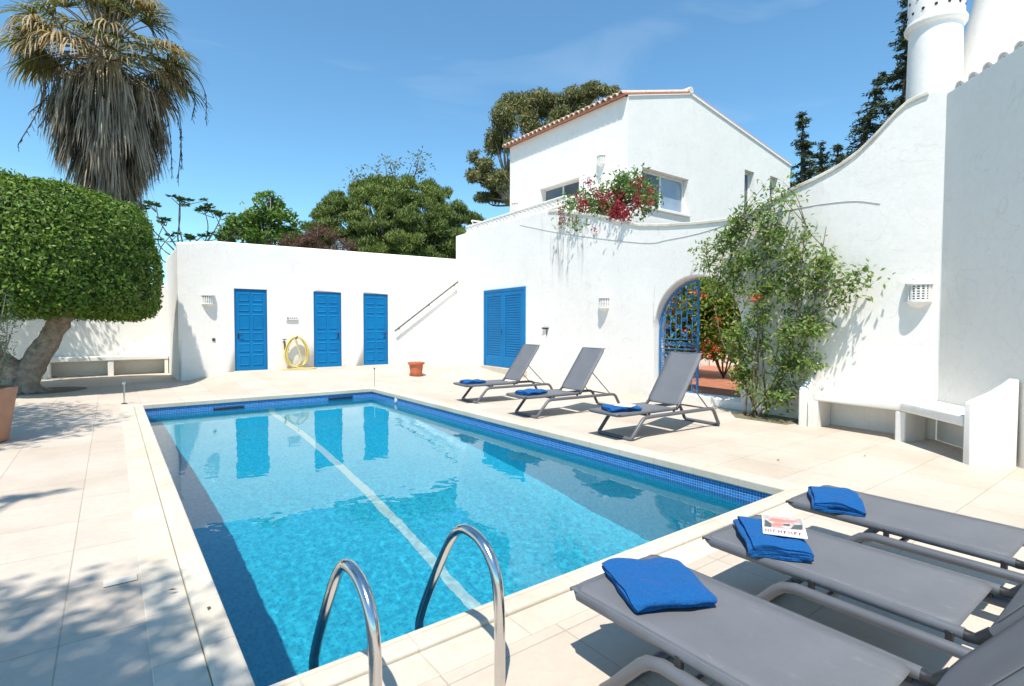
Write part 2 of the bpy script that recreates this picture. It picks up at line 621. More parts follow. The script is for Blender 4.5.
quad([(x0, yb, 0), (x0, yb, zb), (x1, yb, zb), (x1, yb, 0)], [(x0, 0), (x0, zb), (x1, zb), (x1, 0)])
me.from_pydata(V, [], F)
ul = me.uv_layers.new(name='UVMap')
for i, u_ in enumerate(UV): ul.data[i].uv = u_
basin = link_mesh('pool_basin', me, M['mosaic'], smooth=False)
tag(basin, kind='structure')
basin.cycles.is_caustics_receiver = True
mb = MB()
for (ya, za), (yb, zb) in zip(prof[:-1], prof[1:]):
    mb.add([(2.592, ya + .012, za + .006), (2.708, ya + .012, za + .006), (2.708, yb - .012 if yb > 11 else yb + .012, zb + .006), (2.592, yb - .012 if yb > 11 else yb + .012, zb + .006)], [(0, 1, 2, 3)])
mb.add([(2.592, 11.802, -1.1), (2.708, 11.802, -1.1), (2.708, 11.802, -.62), (2.592, 11.802, -.62)], [(0, 1, 2, 3)])
lane = tag(mb.build('lane_line', M['lane'], smooth=False), kind='structure')
lane.cycles.is_caustics_receiver = True

# water: one gently rippled sheet
def watermat():
    m = bpy.data.materials.new('pool water'); m.use_nodes = True
    nt = m.node_tree; nt.nodes.clear()
    out = nt.nodes.new('ShaderNodeOutputMaterial')
    g = nt.nodes.new('ShaderNodeBsdfGlass')
    g.inputs['IOR'].default_value = 1.33
    g.inputs['Roughness'].default_value = 0
    g.inputs['Color'].default_value = (.93, .985, 1, 1)
    nt.links.new(g.outputs[0], out.inputs[0])
    return m
M['water'] = watermat()
nx, ny = 190, 420
gx = np.linspace(x0 - .005, x1 + .005, nx); gy = np.linspace(2.265, 11.815, ny)
V = []
for y in gy:
    for x in gx:
        fade = 1 - .55 * sm((y - 4) / 6)
        h = .0019 * noise.noise((x * 1.7, y * 1.5, 1)) + .0006 * fade * noise.noise((x * 4.6, y * 3.8, 5)) + .00055 * fade * noise.noise((x * 10, y * 8.5, 9)) + .0003 * fade * noise.noise((x * 22, y * 19, 3))
        V.append((x, y, WZ + h))
F = [(j * nx + i, j * nx + i + 1, (j + 1) * nx + i + 1, (j + 1) * nx + i) for j in range(ny - 1) for i in range(nx - 1)]
mb = MB(); mb.v = V; mb.f = F; mb.m = [0] * len(F)
wo = mb.build('pool_water', M['water'], sharp=0)
tag(wo, kind='structure')
wo.cycles.is_caustics_caster = True

# skimmers in the far wall, inlet on the right wall
def at_y(px, py, Y_):
    d = ray(px, py); return CAMP + d * (Y_ / d.y)
for a_, b_, lab in ((214, 243, 'dark skimmer slot in the far pool wall nearer the tree'), (329, 352, 'dark skimmer slot in the far pool wall nearer the far right corner')):
    xa, xb = at_y(a_, 407, 11.8).x, at_y(b_, 400, 11.8).x
    zc = at_y((a_ + b_) / 2, 408 if a_ < 300 else 398, 11.8).z
    t = thing('pool_skimmer', ((xa + xb) / 2, 11.8, zc), lab, 'pool skimmer', 'skimmers in the far pool wall')
    m_ = MB(); m_.box((xa, 11.78, zc - .022), (xb, 11.803, zc + .022)); m_.build('slot', M['black'], t, bevel=.006)  # solid black block, inner shade of the opening given as colour
    m_ = MB()
    for (p, q) in (((xa - .02, 11.785, zc + .022), (xb + .02, 11.805, zc + .034)), ((xa - .02, 11.785, zc - .034), (xb + .02, 11.805, zc - .022))):
        m_.box(p, q)
    m_.build('rim', M['blue_dark'], t)
m_ = MB(); m_.tube([(PX1 + .02, 10.5, -.10), (PX1 - .012, 10.5, -.10)], .05, 16)
tag(m_.build('pool_inlet', M['lampwhite']), 'round white inlet on the right wall of the pool near the far corner', 'pool inlet')


# ---------- general wall builder: columns between breaks in u, holes with reveals
def wall(mb, us, top, mp_, t, holes=(), z0=-.02, rows=1):
    """mp_(u, z, d) gives the point; holes: (u0, u1, zlo, zhi or function)"""
    us = sorted(set([round(u, 5) for u in us] + [round(h[k], 5) for h in holes for k in (0, 1)]))
    def q(a, b, c, d):
        mb.add([a, b, c, d], [(0, 1, 2, 3)])
    for ua, ub in zip(us[:-1], us[1:]):
        um = (ua + ub) / 2
        ivs = [(lambda u: z0, top)]
        for h in holes:
            if h[0] - 1e-6 < um < h[1] + 1e-6:
                lo = (lambda u, h=h: h[2]); hi = h[3] if callable(h[3]) else (lambda u, h=h: h[3])
                new = []
                for a, b in ivs:
                    if h[2] > z0 + 1e-6: new.append((a, lo))
                    new.append((hi, b))
                ivs = new
                for d0, d1 in ((0, t),):
                    q(mp_(ub, hi(ub), 0), mp_(ua, hi(ua), 0), mp_(ua, hi(ua), t), mp_(ub, hi(ub), t))
                    if h[2] > z0 + 1e-6:
                        q(mp_(ua, lo(ua), 0), mp_(ub, lo(ub), 0), mp_(ub, lo(ub), t), mp_(ua, lo(ua), t))
        for a, b in ivs:
            for k in range(rows):
                f0, f1 = k / rows, (k + 1) / rows
                za0, zb0 = a(ua) * (1 - f0) + b(ua) * f0, a(ub) * (1 - f0) + b(ub) * f0
                za1, zb1 = a(ua) * (1 - f1) + b(ua) * f1, a(ub) * (1 - f1) + b(ub) * f1
                q(mp_(ua, za0, 0), mp_(ub, zb0, 0), mp_(ub, zb1, 0), mp_(ua, za1, 0))
                q(mp_(ub, zb0, t), mp_(ua, za0, t), mp_(ua, za1, t), mp_(ub, zb1, t))
        q(mp_(ua, top(ua), 0), mp_(ub, top(ub), 0), mp_(ub, top(ub), t), mp_(ua, top(ua), t))
    for h in holes:
        for u_, s_ in ((h[0], 1), (h[1], -1)):
            zh = h[3](u_) if callable(h[3]) else h[3]
            lo = max(h[2], z0)
            if zh > lo + .01:
                q(mp_(u_, lo, 0), mp_(u_, zh, 0), mp_(u_, zh, t), mp_(u_, lo, t))
    for u_ in (us[0], us[-1]):
        q(mp_(u_, z0, 0), mp_(u_, top(u_), 0), mp_(u_, top(u_), t), mp_(u_, z0, t))


def weld(o):
    bm = bmesh.new(); bm.from_mesh(o.data)
    bmesh.ops.remove_doubles(bm, verts=bm.verts, dist=1e-4)
    bmesh.ops.recalc_face_normals(bm, faces=bm.faces)
    bm.to_mesh(o.data); bm.free()
    o.data.set_sharp_from_angle(angle=R(35))
    return o


# ---------- garden wall: runs from the pool house past the arch to the chimney
KY = [16.4, 7.05, 5.07, 3.8, 2.2]
KX = [9.9, 9.14, 8.94, 8.78, 8.68]
def wx(y): return float(np.interp(-y, [-k for k in KY], KX))
TOPP = [(16.45, 4.68), (13.4, 4.65), (11.2, 4.62), (10.5, 4.52), (10, 4.38), (9.5, 4.25), (8.94, 4.13), (8.2, 3.86), (7.58, 3.68), (6.75, 3.56), (6.0, 3.48), (5.4, 3.44), (5.0, 3.47), (4.58, 3.58),
        (4.2, 3.72), (3.83, 3.80), (3.5, 3.90), (3.2, 4.06), (2.96, 4.26), (2.8, 4.42), (2.65, 4.55), (2.43, 4.60), (1.95, 4.60)]
def wtop(u): return float(np.interp(-u, [-a for a, b in TOPP], [b for a, b in TOPP]))
AC, AR, AZ = 6.12, 1.04, 1.42
def arch(u): return AZ + math.sqrt(max(0, AR * AR - (u - AC) ** 2))
us = [16.45, 15.5, 14.5, 13.5, 12.5, 11.5] + [11 - .18 * k for k in range(49)] + [2.2, 2.02]
us += [AC + AR * math.cos(math.pi * k / 26) for k in range(27)]
gw = thing('garden_wall', (9.3, 9, 0), 'long white plaster wall with an arch, curved top edge and shuttered doorway', 'wall')
mb = MB()
wall(mb, us, wtop, lambda u, z, d: (wx(u) + d, u, z), .36, [(AC - AR, AC + AR, -.02, arch)], rows=3)
o = weld(mb.build('wall', M['plaster_stained'], gw, bevel=.03, seg=3, ang=40))
# cream weathered cap
mb = MB()
U = [u for u in np.arange(10.9, 2.3, -.12)]
for ua, ub in zip(U[:-1], U[1:]):
    za, zb = wtop(ua) + .004, wtop(ub) + .004
    A = [(wx(ua) - .025, ua, za - .055), (wx(ua) - .025, ua, za + .01), (wx(ua) + .385, ua, za + .01), (wx(ua) + .385, ua, za - .055)]
    B = [(wx(ub) - .025, ub, zb - .055), (wx(ub) - .025, ub, zb + .01), (wx(ub) + .385, ub, zb + .01), (wx(ub) + .385, ub, zb - .055)]
    mb.add(A + B, [(0, 1, 5, 4), (1, 2, 6, 5), (2, 3, 7, 6), (3, 0, 4, 7)])
n = len(mb.v); mb.f += [(0, 3, 2, 1), (n - 4, n - 3, n - 2, n - 1)]; mb.m += [0, 0]
weld(mb.build('wall_cap', M['cap'], gw, bevel=.012))

# shuttered doorway
def shutter(parent):
    def P(u, z, d): return Vector((wx(u) - d, u, z))
    y0, y1, z0, z1 = 14.40, 11.99, .20, 2.62
    mb = MB()
    def slab(ua, ub, za, zb, d0, d1, m=None):
        m = m or mb
        vs = [P(ua, za, d0), P(ub, za, d0), P(ub, zb, d0), P(ua, zb, d0), P(ua, za, d1), P(ub, za, d1), P(ub, zb, d1), P(ua, zb, d1)]
        m.add(vs, [(0, 1, 2, 3), (7, 6, 5, 4), (0, 4, 5, 1), (1, 5, 6, 2), (2, 6, 7, 3), (3, 7, 4, 0)])
    fr = .1
    slab(y0, y0 - fr, z0, z1, -.01, .035); slab(y1 + fr, y1, z0, z1, -.01, .035); slab(y0 - fr, y1 + fr, z1 - .09, z1, -.01, .035)
    d = mb.build('door_frame', M['blue'], parent, bevel=.005)
    ym = (y0 + y1) / 2
    for (a, b) in ((y0 - fr - .01, ym + .006), (ym - .006, y1 + fr + .01)):
        m2 = MB(); m3 = MB()
        st = .115
        zt, zb_ = z1 - .1, z0 + .01
        slab(a, a - st, zb_, zt, -.01, .025, m2); slab(b + st, b, zb_, zt, -.01, .025, m2)
        slab(a - st, b + st, zt - .12, zt, -.01, .025, m2); slab(a - st, b + st, zb_, zb_ + .3, -.01, .025, m2)
        leafo = m2.build('shutter_leaf', M['blue'], parent, bevel=.004)
        slab(a - st, b + st, zb_ + .3, zt - .12, -.01, .003, m3); m3.m = [1] * len(m3.m)  # deeper blue backing, shade between slats put into its colour
        n = 26
        for k in range(n):
            za = zb_ + .3 + (zt - .12 - zb_ - .3) * k / n
            hgt = (zt - .12 - zb_ - .3) / n
            vs = [P(a - st, za, .024), P(b + st, za, .024), P(b + st, za + hgt * .80, .008), P(a - st, za + hgt * .80, .008)]
            m3.add(vs, [(0, 1, 2, 3)])
        lo = m3.build('louvres', [M['blue'], M['blue_dark']], leafo, smooth=False)
    m4 = MB(); slab(y0 + .08, y1 - .08, -.02, z0 - .003, -.01, .1, m4); m4.build('door_sill', M['coping'], parent, bevel=.01)
    m5 = MB(); m5.tube([P(ym + .05, 1.35, .024), P(ym + .05, 1.35, .06), P(ym + .05, 1.22, .06)], .01, 8); m5.build('handle', M['black'], parent)
shutter(gw)

# lattice balustrade standing on the wall, left end
def lattice(name, pts, zf, h, lab, n):
    a = Vector(pts[0]); b = Vector(pts[1])
    t = thing(name, (*a.to_2d()[:], zf(0)), lab, 'balustrade')
    L = (b - a).length; d = (b - a).normalized()
    side = Vector((-d.y, d.x, 0))
    mb = MB()
    for z_ in (0, h - .05):
        A = a + side * .04; B = a - side * .04; C_ = b - side * .04; D_ = b + side * .04
        zs = [zf(0) + z_, zf(1) + z_]
        vs = [(A.x, A.y, zs[0]), (B.x, B.y, zs[0]), (C_.x, C_.y, zs[1]), (D_.x, D_.y, zs[1])]
        mb.add([Vector(v) for v in vs] + [Vector(v) + Vector((0, 0, .045)) for v in vs], [(0, 3, 2, 1), (4, 5, 6, 7), (0, 1, 5, 4), (1, 2, 6, 5), (2, 3, 7, 6), (3, 0, 4, 7)])
    mb.build('rail', M['plaster'], t, bevel=.008)
    mb = MB()
    for k in range(n):
        f0, f1 = k / n, (k + 1) / n
        p0, p1 = a.lerp(b, f0), a.lerp(b, f1)
        z0_, z1_ = zf(f0) + .03, zf(f1) + .03
        hh = h - .07
        mb.tube([(p0.x, p0.y, z0_), (p1.x, p1.y, z1_ + hh)], .025, 5)
        mb.tube([(p0.x, p0.y, z0_ + hh), (p1.x, p1.y, z1_)], .025, 5)
        c = p0.lerp(p1, .5); zc = (z0_ + z1_) / 2 + hh / 2
        e = (p1 - p0) * .3
        mb.tube([c + e + Vector((0, 0, zc - c.z)), c + Vector((0, 0, zc - c.z + hh * .3)), c - e + Vector((0, 0, zc - c.z)), c + Vector((0, 0, zc - c.z - hh * .3))], .02, 5, closed=True)
    mb.build('lattice', M['plaster'], t, smooth=False)
lattice('balustrade', [(wx(16) + .12, 15.9, 0), (wx(10.3) + .12, 10.3, 0)], lambda f: 4.68 - .06 * f, .27, 'low white lattice balustrade along the top of the garden wall', 27)
lattice('balustrade', [(10.4, 16.2, 0), (11.9, 16.2, 0)], lambda f: 4.75, .52, 'taller white lattice balustrade at the end of the upper terrace beside the house', 5)
mb = MB(); mb.prism([(9.62, 8.9), (11.97, 8.9), (11.97, 16.38), (10.22, 16.38)], 4.05, 4.25)
tag(mb.build('roof_terrace', M['plaster']), kind='structure')

# cable along the garden wall
mb = MB()
cp = [(12.3, 4.41), (10.2, 3.86), (7.58, 3.29), (6.8, 3.25), (6.0, 3.27), (5.15, 3.36), (4.06, 3.38), (3.32, 3.34), (2.92, 3.23)]
mb.tube([(wx(p.y) - .004, p.y, p.z) for p in spline([(0, a, b) for a, b in cp], 5)], .0045, 5)
tag(mb.build('wall_cable', simple('grey cable', (.45, .43, .4), .7)), 'thin pale cable sagging along the garden wall above the arch', 'cable')
mb = MB()
m_ = thing('wall_hook', (wx(11.0), 11.0, 1.4), 'small black bracket on the white wall right of the blue shutters', 'wall bracket')
mb.box((wx(11) - .05, 10.88, 1.40), (wx(11) + .01, 11.12, 1.44)); mb.tube([(wx(11) - .02, 10.95, 1.4), (wx(11) - .02, 10.95, 1.22)], .012, 6)
mb.build('bracket', M['black'], m_)
mb = MB(); mb.tube([(wx(8.3) + .01, 7.2, .85), (wx(7.2) - .03, 7.2, .85)], .035, 12)

# ---------- pool house with the three blue doors
ph = thing('pool_house', (5, 17.9, 0), 'low flat roofed white building with three blue doors behind the pool', 'building')
mb = MB()
DZ0, DZ1 = .21, 2.50
def hx(px): return at_y(px, 330, 16.4).x
doors = [(hx(234.5), hx(267.5)), (hx(313.8), hx(341.6)), (hx(363.5), hx(388.2))]
ptop = lambda u: 3.66 + .1 * sm((u - 1.45) / .8) + .012 * (u - 2)
us = [1.42, 1.5, 1.65, 1.9, 2.4, 3.6, 5, 6.5, 8, 9.0, 9.93]
wall(mb, us, ptop, lambda u, z, d: (u, 16.4 + d, z), .3, [(a, b, -.02, DZ1) for a, b in doors], rows=3)
mb.box((1.42, 16.7, -.02), (1.72, 19.9, 3.55)); mb.box((1.72, 19.6, -.02), (9.93, 19.9, 3.5)); mb.box((1.72, 16.7, 3.3), (9.93, 19.6, 3.42))
o = mb.build('wall', M['plaster'], ph, bevel=.05, seg=3, ang=50); weld(o)
for k, (a, b) in enumerate(doors):
    # leaf with raised panels: two columns, five rows
    mb = MB()
    y = 16.43
    mb.box((a + .004, y, DZ0), (b - .004, y + .05, DZ1 - .004))
    w_ = b - a; mg = .12 * w_ / .95; gap = .07
    cw = (w_ - 2 * mg - gap) / 2
    for (rz_, rh) in [(.14, .30), (.52, .24), (.84, .24), (1.16, .42), (1.66, .20), (1.94, .24)]:
        for c in range(2):
            xa = a + mg + c * (cw + gap); x1_, z0_, z1_ = xa + cw, DZ0 + rz_, DZ0 + rz_ + rh
            V8 = [(xa, y - .001, z0_), (x1_, y - .001, z0_), (x1_, y - .001, z1_), (xa, y - .001, z1_), (xa + .02, y - .016, z0_ + .02), (x1_ - .02, y - .016, z0_ + .02), (x1_ - .02, y - .016, z1_ - .02), (xa + .02, y - .016, z1_ - .02),
                  (xa + .035, y - .006, z0_ + .035), (x1_ - .035, y - .006, z0_ + .035), (x1_ - .035, y - .006, z1_ - .035), (xa + .035, y - .006, z1_ - .035)]
            mb.add(V8, [(0, 1, 5, 4), (1, 2, 6, 5), (2, 3, 7, 6), (3, 0, 4, 7), (4, 5, 9, 8), (5, 6, 10, 9), (6, 7, 11, 10), (7, 4, 8, 11), (8, 9, 10, 11)])
    d = mb.build('door', M['blue'], ph, smooth=False)
    m4 = MB()
    hx_ = a + .1 if k == 0 else b - .1
    s_ = 1 if k == 0 else -1
    m4.box((hx_ - .018, y - .012, 1.1), (hx_ + .018, y + .005, 1.26)); m4.tube([(hx_, y - .005, 1.2), (hx_, y - .05, 1.2), (hx_ + .11 * s_, y - .05, 1.2)], .009, 8)
    m4.build('handle', M['black'], d)
    m5 = MB()
    m5.box((a - .03, 16.36, -.02), (b + .03, 16.7, DZ0 - .003)); m5.build('door_sill', M['coping'], ph, bevel=.01)
    m6 = MB()
    m6.box((a + .001, 16.418, DZ0), (a + .03, 16.47, DZ1 - .002)); m6.box((b - .03, 16.418, DZ0), (b - .001, 16.47, DZ1 - .002)); m6.box((a + .03, 16.418, DZ1 - .035), (b - .03, 16.47, DZ1 - .002))
    m6.build('door_frame', M['blue_dark'], ph)
# plaque
t = thing('wall_plaque', (hx(291), 16.4, 1.66), 'small grey and white plaque above the yellow hose', 'plaque')
mb = MB(); mb.box((hx(286), 16.372, 1.60), (hx(298), 16.399, 1.74)); mb.build('plate', M['lampwhite'], t, bevel=.004)
mb = MB()
mb.box((hx(287), 16.366, 1.61), (hx(297.5), 16.373, 1.635)); mb.box((hx(287), 16.366, 1.66), (hx(288.5), 16.373, 1.72))
for k in range(4): mb.box((hx(290 + 1.9 * k), 16.366, 1.675), (hx(291 + 1.9 * k), 16.373, 1.71))
mb.build('lettering', simple('grey lettering', (.3, .3, .3)), t)
mb = MB(); mb.box((hx(212), 16.38, 1.05), (hx(215), 16.41, 1.13))
tag(mb.build('wall_socket', M['steel_dark'], bevel=.005), 'tiny dark socket on the wall left of the first blue door', 'socket')

# stair flank and handrail
st = thing('outdoor_stair', (8.6, 16, 0), 'white outdoor stair rising along the pool house wall to the upper terrace', 'staircase')
xa, xb = at_y(396, 345, 15.75).x, 9.86
mb = MB()
za, zb = at_y(397, 344, 15.75).z, at_y(459, 297, 15.75).z
mb.extr([(xa, 15.75, 0), (xb, 15.75, 0), (xb, 15.75, zb), (xa + .12, 15.75, za + .04), (xa, 15.75, za - .1)], (0, .14, 0))
mb.build('stair_parapet', M['plaster'], st, bevel=.03, seg=3)
mb = MB()
ns = 12
for k in range(ns):
    x_ = xa + .05 + (xb - xa - .1) * k / ns
    mb.box((x_, 15.9, .0), (9.86, 16.39, .2 + (zb - .5) * (k + 1) / ns))
mb.build('steps', M['plaster'], st, bevel=.006)
hr = thing('handrail', at_y(427, 306, 16.3), 'dark metal handrail sloping up the stair wall beside the third blue door', 'handrail')
p0, p1 = at_y(395, 331, 16.3), at_y(459.5, 280.5, 16.3)
mb = MB(); mb.tube([p0, p1], .022, 8); mb.build('rail', M['steel_dark'], hr)
for f_ in (.07, .52, .93):
    p = p0.lerp(p1, f_); mb = MB(); mb.tube([p, p + Vector((.0, .02, -.07)), p + Vector((0, .105, -.07))], .009, 6); mb.build('bracket', M['steel_dark'], hr)

# ---------- far left: back wall with masonry bench
mb = MB(); us = [-14, -8, -4, -2, 0, 1.40, 2.2]
wall(mb, us, lambda u: 2.72 + .03 * math.sin(u), lambda u, z, d: (u, 19.92 + d, z), .3, rows=2)
tag(weld(mb.build('boundary_wall', M['plaster'], bevel=.04, seg=3)), 'white boundary wall behind the round tree and the far left bench', 'wall')
bn = thing('masonry_bench', (-.05, 19.6, 0), 'long low white masonry bench against the boundary wall behind the round tree', 'bench')
mb = MB(); mb.box((-1.5, 19.36, .44), (1.41, 19.91, .57)); mb.build('seat', M['plaster'], bn, bevel=.02)
for a in (-1.5, -.08, 1.31):
    mb = MB(); mb.box((a, 19.38, -.02), (a + (.14 if a > -1 else .16) - (.05 if a > 1 else 0), 19.9, .437)); mb.build('support', M['plaster'], bn, bevel=.01)

# ---------- right: bench that follows the wall, wing wall
bn = thing('masonry_bench', (8.3, 2.6, 0), 'curved white masonry bench with open niches against the tall wall at right', 'bench')
F0, F1, F2 = Vector((8.29, 3.58, 0)), Vector((8.19, 2.46, 0)), Vector((7.47, 1.66, 0))
B0, B1, B2 = Vector((8.755, 3.58, 0)), Vector((8.675, 2.2, 0)), Vector((7.88, 1.405, 0))
mb = MB(); mb.prism([F0, B0, B1, B2, F2, F1][::-1], .395, .52); mb.build('seat', M['plaster'], bn, bevel=.02, seg=3)
def pillar(c, d, w_, dep, zt, name='support', zf=None):
    d = d.normalized(); s_ = Vector((-d.y, d.x, 0))
    a = c - s_ * w_ / 2; b = c + s_ * w_ / 2
    mb = MB(); mb.prism([a, b, b + d * dep, a + d * dep], -.02, zf if zf else zt); return mb.build(name, M['plaster'], bn, bevel=.018, seg=3)
pillar(F0 + Vector((-.02, .0, 0)), Vector((1, 0, 0)), .14, .46, .393)
pillar(F1 + Vector((.0, .0, 0)), Vector((.9, -.25, 0)), .13, .42, .393)
# curled end at left, sloping up to the wall
mb = MB()
mb.extr([(8.27, 3.66, -.02), (8.75, 3.66, -.02), (8.75, 3.66, 1.0), (8.66, 3.66, .86), (8.55, 3.66, .70), (8.42, 3.66, .62), (8.30, 3.66, .57), (8.27, 3.66, .54)], (0, .12, 0))
mb.build('end_panel', M['plaster'], bn, bevel=.02, seg=3)
d = Vector((1, -1, 0)).normalized()
s_ = Vector((-.7071, -.7071, 0))
O = Vector((7.45, 1.65, 0))
prof_ = [(0, -.02), (.46, -.02), (.46, .93), (.43, .94), (.35, .87), (.22, .78), (.10, .72), (.02, .68), (0, .65)]
mb = MB(); mb.extr([O + d * a + Vector((0, 0, b)) for a, b in prof_], s_ * .11)
mb.build('wing_panel', M['plaster'], bn, bevel=.022, seg=3)

# ---------- tall shaded building at right with tile eave
rb = thing('side_building', (9.5, -.5, 0), 'tall white building in shade at the right edge with a scalloped tile eave', 'building')
A = Vector((8.685, 2.195, 0)); B = Vector((5.6, -.89, 0))
foot = [A, Vector((13, 3.4, 0)), Vector((14.5, 1.5, 0)), Vector((10, -5.3, 0)), B]
mb = MB(); mb.prism(foot[::-1], -.02, 4.48); mb.build('wall', M['plaster'], rb)
mb = MB()
dd = (B - A).normalized(); nn = Vector((-.7071, .7071, 0))
k = 0; L_ = (B - A).length; pitch = .235
def cov(mb, c, ax, lat, r_, L2, n=8, thick=.018, sq=1.0):
    """one half-round cover tile: c = centre of the open end, ax = into the roof (rising), lat = sideways"""
    upv = ax.cross(lat).normalized()
    if upv.z < 0: upv = -upv
    V = []
    for e in (0, 1):
        for rr in (r_, r_ - thick):
            for j in range(n + 1):
                q = math.pi * j / n
                V.append(c + ax * (L2 * e) + lat * (rr * math.cos(q)) + upv * (rr * math.sin(q) * sq))
    m = n + 1
    F = []
    for j in range(n):
        F += [(j, j + 1, 2 * m + j + 1, 2 * m + j), (m + j + 1, m + j, 3 * m + j, 3 * m + j + 1), (j + 1, j, m + j, m + j + 1), (2 * m + j, 2 * m + j + 1, 3 * m + j + 1, 3 * m + j)]
    mb.add(V, F)
M['tile_white'] = simple('white washed roof tile', (.78, .76, .72), .8, (.6, .52, .44), 8, .2, 40)
M['tile'] = simple('clay roof tile', (.50, .2, .12), .8, (.36, .14, .08), 9, .3, 30)
M['tile_pale'] = simple('lime washed tile end', (.72, .6, .5), .85, (.5, .3, .2), 14, .3, 30)
ax = (-nn * .95 + Vector((0, 0, .3))).normalized()
while (k + .8) * pitch < L_:
    c = A + dd * ((k + .8) * pitch) + nn * -.045 + Vector((0, 0, 4.49))
    cov(mb, c, ax, dd, .098, .9); k += 1
mb.build('roof_tiles', M['plaster'], rb)
mb = MB(); mh = mb
for k_ in range(k):
    c = A + dd * ((k_ + .8) * pitch) + nn * -.05 + Vector((0, 0, 4.488))
    ring_ = [c + dd * (.083 * math.cos(math.pi * j / 10)) + Vector((0, 0, .083 * math.sin(math.pi * j / 10))) for j in range(11)]
    mb.extr(ring_, -nn * .3)
    c2 = c + nn * .001
    mh.extr([c2 + dd * .045 + Vector((0, 0, .006)), c2 + dd * -.03 + Vector((0, 0, .012)), c2 + dd * -.01 + Vector((0, 0, .052)), c2 + dd * .02 + Vector((0, 0, .045))], nn * .004, 1)  # dark patches put the shade of the hollows onto the mortar
mb.build('tile_mortar', [M['plaster'], simple('dark colour for tile hollow shade', (.06, .045, .035), .9)], rb)
mb = MB(); P4 = [A - nn * .004, B - nn * .004, B - nn * .9, A - nn * .9]
mb.add([Vector((p.x, p.y, 4.483 + (.28 if i > 1 else 0))) for i, p in enumerate(P4)] + [Vector((p.x, p.y, 4.503 + (.28 if i > 1 else 0))) for i, p in enumerate(P4)], [(0, 1, 2, 3), (7, 6, 5, 4), (0, 4, 5, 1), (1, 5, 6, 2), (2, 6, 7, 3), (3, 7, 4, 0)])
mb.build('roof_deck', M['plaster'], rb)

# ---------- chimneys
ch = thing('chimney', (11.15, 3.06, 4.0), 'round white chimney with a projecting ring and rows of small holes', 'chimney')
mb = MB(); mb.lathe([(.47, 3.9), (.45, 4.5), (.40, 4.8), (.385, 5.3), (.368, 6.55), (.368, 8.9), (0, 9.0)], (11.235, 3.015, 0), 48); mb.build('shaft', M['plaster'], ch)
mb = MB(); mb.lathe([(.36, 6.50), (.41, 6.52), (.43, 6.55), (.43, 6.59), (.415, 6.62), (.39, 6.63), (.385, 7.8), (.36, 7.85)], (11.235, 3.015, 0), 48); 
dirc = math.atan2(-3.06, -11.15)
for row, z_ in enumerate((6.77, 6.97, 7.19)):
    for j in range(14):
        q = dirc + (j + .5 * (row % 2)) * 2 * math.pi / 14
        c = Vector((11.235 + .352 * math.cos(q), 3.015 + .352 * math.sin(q), z_)); e = Vector((math.cos(q), math.sin(q), 0))
        mb.tube([c, c + e * .045], .024, 8, mi=1)  # black plugs carry the shade of the holes, nothing is cut
mb.build('ring_collar', [M['plaster'], M['black']], ch)
ch = thing('chimney', (12.4, 2.13, 4.0), 'broad tapering white chimney behind the tile eave at the right edge', 'chimney')
mb = MB(); mb.lathe([(1.25, 4.2), (.98, 5.5), (.83, 6.05), (.62, 7.05), (.46, 8.2), (.44, 9), (0, 9.1)], (12.37, 2.17, 0), 48); mb.build('shaft', M['plaster'], ch)

# ---------- upper house
uh = thing('villa', (16.8, 13, 0), 'two storey white villa with clay tile roof rising behind the garden wall', 'house')
HX, HY = 12.0, 10.39
gtop = lambda u: float(np.interp(u, [12, 14.97, 21.7], [8.12, 8.93, 7.86]))
big = (12.66, 14.95, 5.08, 6.2)
# gable facade, windows with reveals
def gm(u, z, d): return (u, HY + d, z)
ghol = [big, (18.3, 18.95, 5.3, 7.12), (20.1, 20.7, 5.3, 7.2)]
mb = MB(); wall(mb, [12, 12.3, 13.5, 14.97, 16, 18, 19.5, 21.66], gtop, gm, .32, ghol)
def lm(u, z, d): return (HX + d, u, z)
lw = (12.38, 14.3, 5.66, 6.22)
wall(mb, [HY + .325, 12, 13, 14, 15, 16.05], lambda u: 8.12, lm, .32, [lw])
o = mb.build('wall', M['plaster'], uh); weld(o)
mb = MB(); mb.box((21.34, HY + .33, 0), (21.66, 16.05, 7.85)); mb.box((12.33, 15.75, 0), (21.33, 16.04, 7.9)); mb.build('rear_wall', M['plaster'], uh)
